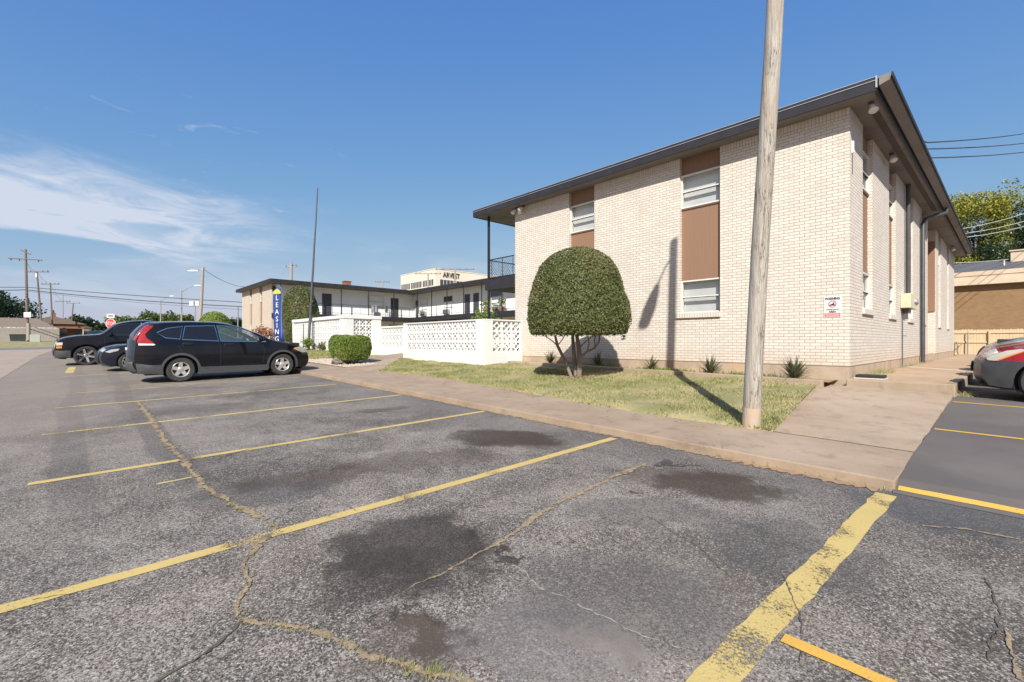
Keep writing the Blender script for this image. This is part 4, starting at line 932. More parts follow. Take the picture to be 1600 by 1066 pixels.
for z in (2.02,1.42,.62): MB().box(-6,22,29.95,29.998,z-.045,z+.045).build('rail', M['fencewood'], fn)
for x in (-5,-1.9,1.25,4.3,7.2,10.2,13.2): MB().box(x-.05,x+.05,29.86,29.949,.3,2.15).build('post', M['fencewood'], fn)
MB().tube([(.28,29.8,.5),(.30,29.8,2.1)], .03, 8).build('post', M['metal'], fn)
tl = thing('leaning_branch', (-.1,29.6,.6), 'dark stick leaning against the cedar fence', 'branch')
MB().tube([(-.25,29.9,1.45),(-.18,29.8,1.1),(-.20,29.75,.85),(-.12,29.6,.56)], [.02,.035,.04,.03], 6).tube([(-.18,29.8,1.1),(.02,29.82,1.3)], .02, 5).build('stick', M['poledark'], tl)
MB().tube([(-.12,29.6,.56),(-.9,29.4,.62)], .05, 6).build('log', M['poledark'], tl)
cb_ = thing('commercial_building', (4,42,.5), 'brown brick commercial building with cream fascia behind the cedar fence', 'building')
MB().box(-14,30,42,60,0,6.05).build('wall', M['brownbrick'], cb_)
MB().box(-14.5,30.5,41.5,42,6.05,6.45).box(-14.5,30.5,41.55,42,6.45,6.78).box(-14.5,30.5,41.5,42,6.78,7.12).build('fascia', M['tanpanel'], cb_)
MB().box(-14.5,30.5,42,60,6.05,7.0).build('ceiling_slab', M['tanpanel'], cb_)
mb = MB(); mb.v = [(-14.5,41.5,7.125),(30.5,41.5,7.125),(30.5,45.5,8.3),(-14.5,45.5,8.3),(30.5,60,7.9),(-14.5,60,7.9)]; mb.f = [(0,1,2,3),(3,2,4,5)]; mb.build('roof', M['greyshingle'], cb_)
MB().box(2.1,7,44.5,47,7.6,8.85).box(2.0,7.1,44.4,47.1,8.85,8.95).build('roof_unit', M['tanpanel'], cb_)
MB().tube([(1.75,43.2,7.5),(1.75,43.2,8.0)], .05, 6).build('vent_pipe', M['white'], cb_)

# --- far houses along the street
def at_xyz(p): return p
hb = at_d(0,531,67)
h1 = thing('low_house', (-105,-21,1.6), 'low house with a brown shingle roof behind a grey board fence', 'house')
hx0, hx1 = -111., -99.
mb = MB(); y0, y1 = -30., -14.6
MB().box(hx0,hx1,y0,y1,1.2,3.7).build('wall', M['tanbrick'], h1)
mb.v = [(hx1+.4,y0-.4,3.6),(hx1+.4,y1+.4,3.6),(hx0-.4,y1+.4,3.6),(hx0-.4,y0-.4,3.6),((hx0+hx1)/2,y0+2,5.2),((hx0+hx1)/2,y1-2,5.2)]; mb.f = [(0,1,5,4),(1,2,5),(2,3,4,5),(3,0,4),(0,3,2,1)]
mb.build('roof', M['shingle'], h1, fix=True)
MB().box(hx1+.4,hx1+.5,y0-.4,y1+.4,3.35,3.6).build('fascia', M['white'], h1)
f2 = thing('board_fence', (-96,-22,1.5), 'weathered grey board fence in front of the low house', 'fence')
mb = MB(); y = -32.
while y < -13.9: h = 3.5+random.uniform(-.06,.06); mb.box(-96.02,-96,y,y+.14,1.2,h); y += .15
mb.build('boards', M['oldfence'], f2); MB().box(-96.08,-96.02,-32,-13.9,1.9,2.0).build('rail', M['oldfence'], f2); MB().box(-96.08,-96.02,-32,-13.9,3.1,3.2).build('rail', M['oldfence'], f2)
proto = None
for i,(px_,lb) in enumerate(((22,'dark wheeled bin by the grey board fence, farther from the pole'),(34,'dark wheeled bin by the grey board fence, next to the utility pole'))):
    p = at_d(px_,531,64)
    if i == 0:
        b = thing('wheeled_bin', (p[0],p[1],1.45), lb, 'bin', 'wheeled bins'); c = Vector((p[0],p[1],1.45))
        mb = MB(); mb.add([(c.x+sx_*.42*k,c.y+sy_*.42*k,c.z+z) for k,z in ((.8,.08),(1,.95)) for sx_,sy_ in ((-1,-1),(1,-1),(1,1),(-1,1))],[(0,3,2,1),(4,5,6,7),(0,1,5,4),(1,2,6,5),(2,3,7,6),(3,0,4,7)])
        mb.build('body', M['green_bin'], b); MB().box(c.x-.46,c.x+.46,c.y-.46,c.y+.46,c.z+.95,c.z+1.03).build('lid', M['green_bin'], b, bevel=.02); proto = b
    else:
        b = copy_tree(proto); b.location = (p[0],p[1],1.45); tag(b, lb)
p = at_d(55,532,63); ub = thing('utility_cabinet', (p[0],p[1],1.4), 'pale green utility cabinet beside the leaning pole across the street', 'cabinet')
MB().box(p[0]-.45,p[0]+.45,p[1]-.5,p[1]+.5,1.4,2.4).build('shell', M['cab'], ub, bevel=.03); MB().box(p[0]-.5,p[0]+.5,p[1]-.55,p[1]+.55,1.2,1.42).build('plinth', M['kerbstone'], ub)
def gable(name, c, L, Wd, hw_, hr, lab, wallm, roofm, yaw=0, grp=None):
    h = thing(name, c, lab, 'house', grp); o = Vector(c)
    MB().box(c[0]-L/2,c[0]+L/2,c[1]-Wd/2,c[1]+Wd/2,c[2]-.5,c[2]+hw_).build('wall', M[wallm], h)
    mb = MB(); e = .4; z = c[2]+hw_; mb.v = [(c[0]-L/2-e,c[1]-Wd/2-e,z-.1),(c[0]+L/2+e,c[1]-Wd/2-e,z-.1),(c[0]+L/2+e,c[1]+Wd/2+e,z-.1),(c[0]-L/2-e,c[1]+Wd/2+e,z-.1),(c[0]-L/2-e,c[1],z+hr),(c[0]+L/2+e,c[1],z+hr)]
    mb.f = [(0,1,5,4),(2,3,4,5),(1,2,5),(3,0,4),(0,3,2,1)]; rf = mb.build('roof', M[roofm], h, fix=True)
    MB().box(c[0]+L/4-.4,c[0]+L/4+.4,c[1]-.4,c[1]+.4,z,z+hr+.8).build('chimney', M['redbrick'], rf)
    for k in (-.28,.1): 
        w_ = MB().box(c[0]+L/2,c[0]+L/2+.04,c[1]+Wd*k,c[1]+Wd*k+1.2,c[2]+1.,c[2]+2.2).build('window', M['darkpane'], h); MB().box(c[0]+L/2+.04,c[0]+L/2+.08,c[1]+Wd*k-.05,c[1]+Wd*k+1.25,c[2]+2.2,c[2]+2.3).build('frame', M['white'], w_)
    MB().box(c[0]+L/2,c[0]+L/2+.04,c[1]+Wd*.34,c[1]+Wd*.34+.9,c[2],c[2]+2.05).build('door', M['door'], h)
    mb = MB().box(c[0]+L/2,c[0]+L/2+2.2,c[1]-Wd/2,c[1]+Wd/2,c[2]+2.5,c[2]+2.65); mb.build('porch_roof', M['shingle'], h)
    for k in (-.48,0,.48): MB().box(c[0]+L/2+2.0,c[0]+L/2+2.12,c[1]+Wd*k-.06,c[1]+Wd*k+.06,c[2]-.5,c[2]+2.5).build('post', M['white'], h)
    return h
p = at_d(84,530,104); gable('brick_house', (p[0],p[1],1.8), 9, 10, 3.6, 1.6, 'red brick house with a white gable between the leaning utility poles', 'redbrick', 'shingle')
p = at_d(108,530,128); gable('brick_house', (p[0],p[1],1.9), 9, 9, 3.4, 1.6, 'tan house with a dark roof farther along the street than the red house', 'tanbrick', 'greyshingle')

# ------------------------------------------------------------------ poles, wires, signs
def lean_pole(name, base, top, r0, r1, m, label, cat='utility pole', group=None):
    th = thing(name, base, label, cat, group); b, t2 = Vector(base), Vector(top)
    pts = [b.lerp(t2, k/8)+Vector((.012*mnoise.noise(Vector((k*.9,base[0],0))),.012*mnoise.noise(Vector((k*.9,base[1],4))),0)) for k in range(9)]; pts[0] = b-Vector((0,0,.3))
    MB().tube(pts, [r0+(r1-r0)*k/8 for k in range(9)], 18).build('shaft', M[m], th, smooth=60); return th
cdir = Vector((ct,st,0)); fdir = Vector((-st,ct,0))
# near light pole (its head is above the picture, its shadow falls on the wall)
pb = Vector((-.17,-4.82,.36)); pt = Vector((.53,-5.33,9.6))
lp = lean_pole('light_pole', pb, pt, .113, .088, 'wood', 'weathered grey wooden light pole standing on the lawn near the building corner', 'light pole')
f0 = pb-Vector((0,0,.3)); f1 = pb.lerp(pt,1/8)+Vector((.012*mnoise.noise(Vector((.9,pb[0],0))),.012*mnoise.noise(Vector((.9,pb[1],4))),0))
MB().tube([f0.lerp(f1,.12), f0.lerp(f1,.22), f0.lerp(f1,.30), f0.lerp(f1,.345)], [.117,.1165,.1150,.1128], 22).build('stained_foot', pmat('rust_stained_wood', (.44,.30,.17), (.38,.335,.285), 5, .85, stretch=(5,5,.7), bump=.8, bscale=9), lp, smooth=60)
ah = pb.lerp(pt,.96); tip = ah+Vector((.05,-.62,-.10)); hd = ah+Vector((.10,-1.22,-.62))
MB().tube([ah, ah.lerp(tip,.5)+Vector((0,0,.06)), tip], .022, 8).build('arm', M['metal'], lp)
hm = MB().tube([tip, tip.lerp(hd,.25), tip.lerp(hd,.6), hd], [.05,.12,.17,.15], 12).build('lamp_head', M['metal'], lp, smooth=50)
MB().tube([hd, hd+(hd-tip).normalized()*.06], [.14,.10], 12).build('lens', M['lampglass'], hm, smooth=50)
def px_pole(name, x0, y0, x1, y1, D, r0, r1, m, label, cat='utility pole', group=None, dz=0.):
    b = Vector(at_d(x0,y0,D)); t2 = Vector(at_d(x1,y1,D)); return lean_pole(name, b, t2, r0, r1, m, label, cat, group), b, t2
def crossarm(th, p, half, tilt=0., m='poledark', insul=(-.9,-.5,.5,.9), dirv=None, drop=False):
    d = (dirv or cdir).copy(); d.z = tilt; d.normalize()
    a = MB().tube([p-d*half, p+d*half], .075, 6).build('crossarm', M[m], th)
    for k in insul:
        q = p+d*half*k; s = -1 if drop else 1
        MB().tube([q, q+Vector((0,0,.10*s)), q+Vector((0,0,.28*s))], [.05,.08,.05], 6).build('insulator', M['darkmetal'], a)
    return a
g = 'wooden utility poles along the street'
A, b, t2 = px_pole('utility_pole', 43.5,531,40,390,64,.17,.12,'poledark','tallest utility pole with a white board, left of the other poles along the street', group=g)
crossarm(A, t2-Vector((0,0,.35)), .75, -.45, insul=()); crossarm(A, Vector(at_d(39.5,405,63.9)), 2.3, -.06, insul=(-.85,-.35,.8), drop=True)
q = Vector(at_d(43,492,63.6)); MB().obox(q, cdir, (0,0,1), fdir, .48, .34, .04).build('notice_board', M['signwhite'], A)
q = Vector(at_d(44.5,520,63.7)); MB().tube([q-Vector((0,0,1.0)), q+Vector((0,0,1.3))], .2, 10).build('pole_sleeve', M['polegrey'], A)
B_, b, t2 = px_pole('utility_pole', 67,531,57.5,425,80,.16,.12,'poledark','leaning utility pole with one crossarm, second from the left', group=g)
crossarm(B_, t2, 2.1, .0); MB().tube([t2+Vector((0,0,-.9)), t2+Vector((0,0,-.3))], .16, 8).build('transformer', M['white'], B_)
C_, b, t2 = px_pole('utility_pole', 83,530,78.5,442,98,.15,.11,'poledark','thin utility pole third from the left, in front of the red brick house', group=g)
crossarm(C_, t2+Vector((0,0,-.3)), 1.9, .0); q = Vector(at_d(82.8,487,97.8)); MB().tube([q-Vector((0,0,.3)),q+Vector((0,0,.3))], .2, 8).build('transformer', M['darkmetal'], C_)
D_, b, t2 = px_pole('utility_pole', 98.3,524,98.3,461,118,.11,.09,'polegrey','pale slender utility pole with a wide crossarm, fourth from the left', group=g)
crossarm(D_, Vector(at_d(98.3,471.5,117.9)), 1.9, 0)
E_, b, t2 = px_pole('utility_pole', 110.5,522,114.5,474,140,.17,.13,'poledark','short utility pole leaning right with transformer, fifth from the left', group=g)
crossarm(E_, t2, 2.0, 0, insul=(-.9,.9))
for i,(xa,ya,xb,yb_,D,lb) in enumerate(((121.5,522,120,495,190,'tiny utility pole just right of the leaning fifth pole'),(126,521,125,499,220,'farthest tiny utility pole toward the street end'))):
    Q, b, t2 = px_pole('utility_pole', xa,ya,xb,yb_,D,.17,.14,'poledark',lb, group=g); crossarm(Q, t2-Vector((0,0,.4)), 1.6, 0, insul=(-.8,.8))
gl = 'street lamp poles behind the black cars'
def street_lamp(x0,y0,x1,y1,D,lx,ly,r,lab,m='polegrey'):
    th, b, t2 = px_pole('street_lamp', x0,y0,x1,y1,D,r,r*.72,m,lab,'street lamp',gl)
    e = Vector(at_d(lx,ly,D)); s = b.lerp(t2,.955); MB().tube([s, s.lerp(e,.5)+Vector((0,0,.12)), e], .03, 6).build('arm', M['metal'], th)
    d = (e-s).normalized(); d.z = 0; d.normalize(); MB().tube([e-d*.1, e+d*.15, e+d*.55, e+d*.85], [.04,.09,.10,.04], 8).build('lamp_head', M['signwhite'], th, smooth=60); return th
street_lamp(311.5,530,317.3,418,42,308,423.5,.15,'thick leaning street lamp pole with its arm to the left, above the black cars')
street_lamp(283.5,530,283.5,454,62,304,446.5,.11,'straight pale lamp pole with its arm to the right, above the pickup')
street_lamp(251.3,528,251,469,86,265,463,.11,'smallest lamp pole, left of the two taller lamp poles')
Q, b, t2 = px_pole('flood_light_pole', 305,530,305,477,58,.06,.05,'metal','thin pole with twin square flood lights behind the black cars','flood light')
for k in (-.35,.35): q = t2+cdir*k; MB().obox(q+Vector((0,0,.2)), cdir, fdir, (0,0,1), .25, .2, .25).build('lamp_head', M['signwhite'], Q)
MB().tube([t2-cdir*.5, t2+cdir*.5], .04, 6).build('arm', M['metal'], Q)
px_pole('steel_post', 371.8,530,371.8,480,50,.07,.06,'metal','plain grey steel post beside the left brick wing','post')
P5, b, t2 = px_pole('utility_pole', 455,520,455,412,68,.22,.18,'polegrey','stout utility pole top rising behind the leasing wing roof')
crossarm(P5, t2-Vector((0,0,.5)), .9, .1, 'polegrey', insul=(-.8,.3,.8))
for xa,ya,D,hf,lb in ((669,427,105,2.9,'utility pole with a single crossarm in front of the office block left half'),(711,420,100,4.2,'utility pole with wide loaded crossarm before the office block sign'),(597.5,440,120,1.9,'small utility pole rising over the rear wing roof left of the office block')):
    Q, b, t2 = px_pole('utility_pole', xa,525,xa,ya,D,.20,.16,'polegrey',lb); crossarm(Q, t2-Vector((0,0,.15)), hf, .0, 'poledark', insul=(-.95,-.6,-.25,.25,.6,.95))
# thin metal mast by the tall screen
mp = lean_pole('metal_mast', at_d(482,541,26.3), at_d(496.5,294,26.3), .075, .03, 'darkmetal', 'very tall thin dark metal mast leaning beside the tallest white screen', 'mast')
q = Vector(at_d(485.6,478,26.3)); MB().lathe([(.06,0),(.085,.0),(.085,.12),(.06,.12)], q, 'z', 12).build('collar', M['darkmetal'], mp)
px_pole('rod', 474,541,474.5,506,27.6,.03,.03,'darkmetal','short thin stake before the tallest white screen, left of the mast','rod')  # two thin dark uprights drawn as lines before the wall
px_pole('rod', 490.5,544,491,500,26.4,.035,.035,'darkmetal','short thin stake before the tallest white screen, right of the mast','rod')
# stop sign
Sg, b, t2 = px_pole('stop_sign', 173,545,172.5,497,37,.035,.035,'metal','red octagonal stop sign with a small white plate on top, beyond the pickup','sign')
cS = Vector(at_d(173,506,36.94)); rt = cdir; n = 8
def disc(c, rad, n, mat, name, par, dep=.01, rot=0, toward=.0):
    mb = MB(); c = c-fdir*toward
    V1 = [c+rt*rad*math.cos(2*math.pi*(k+.5)/n+rot)+Vector((0,0,rad*math.sin(2*math.pi*(k+.5)/n+rot))) for k in range(n)]
    mb.add([tuple(v) for v in V1]+[tuple(v+fdir*dep) for v in V1], [tuple(range(n)),tuple(range(2*n-1,n-1,-1))]+[(k,n+k,n+(k+1)%n,(k+1)%n) for k in range(n)]); return mb.build(name, M[mat], par, fix=True)
disc(cS,.42,8,'signwhite','border',Sg); disc(cS,.385,8,'signred','face',Sg,toward=.012)
text_mb('STOP', .33, M['signwhite'], 'lettering', Sg, facing(cS-fdir*.03,(ct,st,0)), .002, (.85,1.15))
q = cS+Vector((0,0,.62)); MB().obox(q, cdir, fdir, (0,0,1), .30, .012, .15).build('top_plate', M['signwhite'], Sg); MB().obox(q-fdir*.02, cdir, fdir, (0,0,1), .2, .006, .05).build('print', M['signink'], Sg)
# leasing banner
fb = Vector(at_d(439,540,28)); fl = thing('leasing_banner', fb, 'tall blue feather banner reading LEASING in white letters', 'banner')
def bpt(x,y): return Vector(at_d(x,y,28.))
edge = [bpt(x,y) for x,y in ((439,545),(440,520),(440.2,490),(440.5,465),(440,452),(436.5,446.5),(431,448))]
MB().tube(edge, .018, 6).build('pole', M['metal'], fl)
Lf = [(428.5,534),(428,520),(427.7,505),(427.5,490),(427.3,475),(427.2,462),(429.5,453),(433.5,448.4)]; Rt = [(444.5,534),(443.6,520),(441.5,505),(440.2,490),(440.2,475),(440.2,462),(440,453),(437,447.2)]
mb = MB()
for (a,b_),(c,d2) in zip(Lf,Rt):
    for k in range(5):
        f_ = k/4; q = bpt(a+(c-a)*f_, b_+(d2-b_)*f_)+fdir*(.05*math.sin(f_*3.1+b_*.05)); mb.v.append(tuple(q))
nr = len(Lf); mb.f = [(i*5+k,i*5+k+1,(i+1)*5+k+1,(i+1)*5+k) for i in range(nr-1) for k in range(4)]
cl_ = mb.build('cloth', M['blue'], fl, smooth=180); sm = cl_.modifiers.new('thick','SOLIDIFY'); sm.thickness = .006
for ch,y in zip('LEASING',(466,477,488,499,509,519,530)):
    text_mb(ch, .40, M['signwhite'], 'letter', fl, facing(bpt(433.6,y)-fdir*.06,(ct,st,0)), .004, (.85,1.05))
q = bpt(433.5,456.5)-fdir*.05; hs = [(-.22,-.12),(.22,-.12),(.22,.04),(0,.2),(-.22,.04)]
MB().add([tuple(q+cdir*a+Vector((0,0,b_))) for a,b_ in hs],[tuple(range(5))]).build('house_emblem', M['lime'], fl)

# wires: real sagging cables
def cable(name, pts3, r, m, label, sag=.3, seg=14, group=None):
    P_ = []
    for a,b_ in zip(pts3[:-1],pts3[1:]):
        a,b_ = Vector(a),Vector(b_)
        for k in range(seg): f_ = k/seg; P_.append(a.lerp(b_,f_)-Vector((0,0,sag*4*f_*(1-f_))))
    P_.append(Vector(pts3[-1])); o = MB().tube(P_, r, 5).build(name, M[m], loc=P_[0]); tag(o, label, 'cable', group); return o
gw = 'overhead cables'
cable('overhead_cable', [at_d(-260,436,60),at_d(42,449,63),at_d(700,488,60)], .045, 'wire', 'upper of the two dark cables crossing the street left of the brick wing', .3, 14, gw)
cable('overhead_cable', [at_d(-260,447,60),at_d(42,453,63),at_d(420,481,60)], .055, 'wire', 'lower thicker dark cable crossing behind the utility poles', .3, 14, gw)
cable('overhead_cable', [at_d(42,455,63),at_d(420,486,60)], .02, 'wire', 'faint thin wire just beneath the two dark street cables', .3, 14, gw)
cable('overhead_cable', [at_d(317,420,42),at_d(371,447,46),at_d(640,470,60)], .018, 'wire', 'fine wire sloping from the thick lamp pole to the left wing roof', .2, 14, gw)
for i,(ya,yb2,lb) in enumerate(((223,209,'topmost dark service cable against the sky at the right'),(233,224,'middle dark service cable against the sky at the right'),(247,238,'lowest dark service cable against the sky at the right'))):
    cable('service_cable', [(.55,3.2+i*1.4,ZT+.3+.1*i),at_d(1450,ya,15+i),at_d(1600,yb2,24),at_d(1800,yb2-14,30)], .022, 'wire', lb, .05, 10, gw)
for i,(ya,yb2,lb) in enumerate(((358,334,'highest pale cable in front of the yellowing tree'),(366,346,'middle pale cable in front of the yellowing tree'),(372,354,'lowest pale cable in front of the yellowing tree'))):
    cable('service_cable', [at_d(1380,ya+6,34),at_d(1500,ya,36),at_d(1600,yb2,38),at_d(1800,yb2-30,44)], .022, 'wirelight', lb, .1, 10, gw)
cable('service_cable', [at_d(1400,418,37),at_d(1491,411,37),at_d(1580,405,38.5),at_d(1760,396,42)], .025, 'wirelight', 'pale cable low over the commercial building roof', .05, 10, gw)
cable('utility_cable', [at_d(39.5,406,63.8),at_d(57.5,424,80),at_d(78.5,443,98),at_d(98,471,118)], .02, 'wire', 'fine wire strung from pole to pole along the left street', .5, 12, gw)

# ------------------------------------------------------------------ planting
def quads(C, Nn, size, tilt=.6, asp=.55):
    n = len(C); Rv = rng.normal(0,1,(n,3)); d = Nn*(1-tilt)+Rv*tilt*.6; d /= np.linalg.norm(d,axis=1)[:,None]+1e-9
    a = np.cross(d, rng.normal(0,1,(n,3))); a /= np.linalg.norm(a,axis=1)[:,None]+1e-9; b = np.cross(d,a)
    s = size*rng.uniform(.6,1.3,(n,1)); P = np.empty((n,4,3),np.float32)
    P[:,0] = C-a*s; P[:,1] = C-b*s*asp; P[:,2] = C+a*s; P[:,3] = C+b*s*asp; return P.reshape(-1,3)
def revolve_pts(n, rfun, z0, z1, bottom=.2):
    t_ = []; 
    while len(t_) < n:
        u = random.random(); 
        if random.random() < rfun(u)+.15: t_.append(u)
    t_ = np.array(t_); a = rng.uniform(0,2*math.pi,n); r = np.array([rfun(u) for u in t_]); e = 1e-3
    dr = np.array([(rfun(min(1,u+e))-rfun(max(0,u-e)))/(2*e) for u in t_]); return t_, a, r, dr
def topiary(th, c, Rm, z0, z1, prof, n, size, mat, name='crown', wob=.05, tilt=.7):
    H = z1-z0; t_, a, r, dr = revolve_pts(n, prof, z0, z1)
    nz = np.array([mnoise.noise(Vector((math.cos(x)*2.2,math.sin(x)*2.2,y*3.))) for x,y in zip(a,t_)]); n2_ = np.array([mnoise.noise(Vector((math.cos(x)*7,math.sin(x)*7,y*9.))) for x,y in zip(a,t_)])
    k = 1+wob*nz+.042*n2_; dep = 1-np.abs(rng.normal(0,.045,n))
    C = np.stack([c[0]+Rm*r*k*dep*np.cos(a), c[1]+Rm*r*k*dep*np.sin(a), z0+H*t_+(nz*.03)],1)
    Nn = np.stack([np.cos(a),np.sin(a),-dr*Rm/H*.6],1); Nn /= np.linalg.norm(Nn,axis=1)[:,None]
    nb = n//6; rr = np.sqrt(rng.random(nb)); ab_ = rng.uniform(0,6.283,nb)
    Cb = np.stack([c[0]+Rm*.97*prof(.02)*rr*np.cos(ab_), c[1]+Rm*.97*prof(.02)*rr*np.sin(ab_), z0+rng.normal(.03,.035,nb)],1)
    P = np.concatenate([quads(C,Nn,size,tilt), quads(Cb,np.tile([0,0,-1.],(nb,1)),size,.8)])
    cr = mesh_np(name, P, 4, mat, th)
    core = [(Rm*.90*prof(u)+.001, z0+.05+(H-.12)*u) for u in np.linspace(0,1,14)]
    MB().lathe([(0.001,z0+.05)]+core+[(0.001,z1-.09)], (c[0],c[1],0), 'z', 28).build('inner_twigs', M[mat], cr, smooth=80)
    return cr
def dome(u, p=2.6, base=.0): return max(0.,(1-u**p))**.5*(1-base*max(0,.12-u)/.12)
tc = (-5.05,-2.5); tz = lawn_z(*tc)
tt = thing('topiary_tree', (*tc,tz), 'dome-clipped topiary tree on grey stems in front of the cream brick wall', 'tree')
topiary(tt, tc, 1.24, 1.65, 3.77, lambda u: dome(u,2.8,.05), 34000, .026, 'topiary', wob=.06)
bx_, by_, bz_ = tc[0], tc[1], tz
def V3(dc, df, z): return Vector((bx_,by_,0))+cdir*dc+fdir*df+Vector((0,0,z))
for pts,r in (([(.02,0,bz_-.05),(.05,.0,1.05),(.02,.02,1.35),(-.05,.05,1.75)],[.085,.07,.065,.04]), ([(-.02,.1,bz_-.05),(-.06,.1,.95),(-.10,.1,1.3),(-.12,.1,1.7)],[.075,.06,.055,.04]),
              ([(-.14,0,bz_-.05),(-.30,.02,.95),(-.50,.04,1.35),(-.58,.05,1.7)],[.055,.05,.042,.03]), ([(.06,0,1.05),(.22,-.02,1.20),(.42,-.04,1.30),(.52,-.03,1.45),(.55,0,1.7)],[.035,.03,.028,.024,.02]),
              ([(.42,-.04,1.30),(.40,-.06,1.5),(.46,-.06,1.7)],[.024,.02,.015]), ([(.22,-.02,1.2),(.28,0,1.4),(.24,.02,1.65)],[.02,.016,.012]),([(-.48,.04,1.33),(-.62,.06,1.46),(-.78,.08,1.58)],[.02,.016,.012]),([(-.5,.04,1.35),(-.38,.04,1.5),(-.3,.0,1.65)],[.018,.014,.012]),([(.04,.0,1.3),(.2,.1,1.45),(.4,.1,1.6)],[.02,.016,.012])):
    MB().tube([V3(*p) for p in pts], [q*.85 for q in r], 8).build('stem', M['bark'], tt, smooth=60)
L = []
for _ in range(700):
    a = random.uniform(0,6.28); r = abs(random.gauss(0,.25)); x, y = tc[0]+r*math.cos(a)*1.3, tc[1]+r*math.sin(a); z = lawn_z(x,y)+.02; b = random.uniform(0,6.28)
    L += [(x-.015,y,z),(x+.015,y+.01,z),(x+math.cos(b)*.04,y+math.sin(b)*.04,z+.02)]
for _ in range(650):
    x = random.uniform(-14,.1); y = random.uniform(l_bot(x)-.9, l_top(x)+.3); z = max(lawn_z(x,max(y,l_bot(x))), swz(x,y) if y < l_bot(x) else 0)+(.03 if y > l_bot(x) else .012)
    b = random.uniform(0,6.28); q = random.uniform(.012,.03); L += [(x-q,y,z),(x+q*.6,y+q*.6,z+.01*random.random()),(x+q*1.3*math.cos(b),y-q*1.2,z+.015*random.random())]
tag(mesh_np('leaf_litter', np.array(L,np.float32), 3, 'sand'), kind='stuff')
# second dome tree far left, tall shrub, square hedge
c2 = at_d(335.5,520,36); t2_ = thing('topiary_tree', (c2[0],c2[1],1.1), 'far dome-clipped green tree whose top shows above the black SUV roof', 'tree')
topiary(t2_, c2, 1.25, 2.0, 3.78, lambda u: dome(u,2.3,.1), 6000, .05, 'hedge')
for k in (-.2,.0,.2): MB().tube([(c2[0]+k,c2[1]+k*.5,1.0),(c2[0]+k*1.4,c2[1]+k,2.2)], [.07,.05], 7).build('stem', M['bark'], t2_)
c3 = at_d(469,520,33); t3 = thing('tall_shrub', (c3[0],c3[1],1.15), 'tall rounded dark shrub behind the white screen beside the blue banner', 'shrub')
topiary(t3, c3, 1.36, 1.2, 5.42, lambda u: (max(0,1-u**3.2))**.5*(.86+.14*min(1,u*4)), 15000, .055, 'dkbush', wob=.16, tilt=.8)
MB().tube([(c3[0],c3[1],1.0),(c3[0],c3[1],2.6)], .12, 8).build('stem', M['bark'], t3)
hc = Vector((-15.0,-3.95,0)); hz = gvz(-15,-3.9)
hd_ = thing('square_hedge', (hc.x,hc.y,hz), 'bright green square-clipped hedge with a grey rock at its foot', 'hedge')
n = 15000; hx, hy, hh = .80, .62, 1.06; C = []; Nn = []
while len(C) < n:
    v = np.array([random.uniform(-1,1),random.uniform(-1,1),random.uniform(-1,1)]); m_ = np.max(np.abs(v)); v = v/m_; pw = 5.
    k = (np.abs(v)**pw).sum()**(-1/pw); v = v*k; d = 1-abs(random.gauss(0,.06)); nzv = 1+.06*mnoise.noise(Vector(v*2.3))
    if v[2] < -.55 and random.random() < .6: continue
    taper = .86+.14*min(1,(v[2]+1)*1.1)
    C.append((hc.x+v[0]*hx*d*nzv*taper, hc.y+v[1]*hy*d*nzv*taper, hz+.10+(v[2]*d+1)/2*(hh-.1)*nzv)); g_ = np.sign(v)*np.abs(v)**(pw-1); Nn.append(g_/np.linalg.norm(g_))
hcr = mesh_np('foliage', quads(np.array(C),np.array(Nn),.027,.75), 4, 'hedge', hd_)
MB().box(hc.x-hx*.72,hc.x+hx*.72,hc.y-hy*.72,hc.y+hy*.72,hz+.16,hz+hh*.84).build('inner_twigs', M['hedge'], hcr)
for k in range(7): a = random.uniform(0,6.28); MB().tube([(hc.x+.25*math.cos(a),hc.y+.2*math.sin(a),hz-.05),(hc.x+.5*math.cos(a),hc.y+.4*math.sin(a),hz+.4)], .018, 5).build('stem', M['bark'], hd_)
rp = lot(530,566,.2); rz = gvz(rp[0],rp[1]); mb = MB().ico((rp[0],rp[1],rz), .34, 4, (1.,.78,.62), .5, 1.5)
mb.v = [(x,y,max(z,rz-.06)+.04*mnoise.noise(Vector((x*9,y*9,z*9)))) for x,y,z in mb.v]; mn = min(v[2] for v in mb.v); mb.v = [(x,y,z-mn+rz-.05) for x,y,z in mb.v]
o = mb.build('rock', M['rock'], loc=(rp[0],rp[1],rz), smooth=35); tag(o, 'rough grey boulder lying on gravel before the square hedge', 'rock')
# rosette plants in the bed
def rosette(x, y, z, n, ln, label, mat='yucca', wd=.012, up=.55, flowers=False):
    n = int(n*1.3); ln *= 1.18*random.uniform(.85,1.1); wd *= 1.; th = thing('spiky_plant', (x,y,z), label, 'plant', 'spiky plants in the wall bed'); L = []
    for i in range(n):
        a = random.uniform(0,6.283); e = random.uniform(.15,1.45)**1.0; l = ln*random.uniform(.6,1.1); d = Vector((math.cos(a)*math.cos(e),math.sin(a)*math.cos(e),math.sin(e))); s = Vector((-math.sin(a),math.cos(a),0))*wd
        p0 = Vector((x,y,z)); pm = p0+d*l*.55; pe = p0+d*l+Vector((0,0,-.12*l*math.cos(e)))
        L += [p0-s*.8,p0+s*.8,pm+s,pm-s, pm-s,pm+s,pe+s*.1,pe-s*.1]
    mesh_np('leaves', np.array([tuple(q) for q in L],np.float32), 4, mat, th); return th
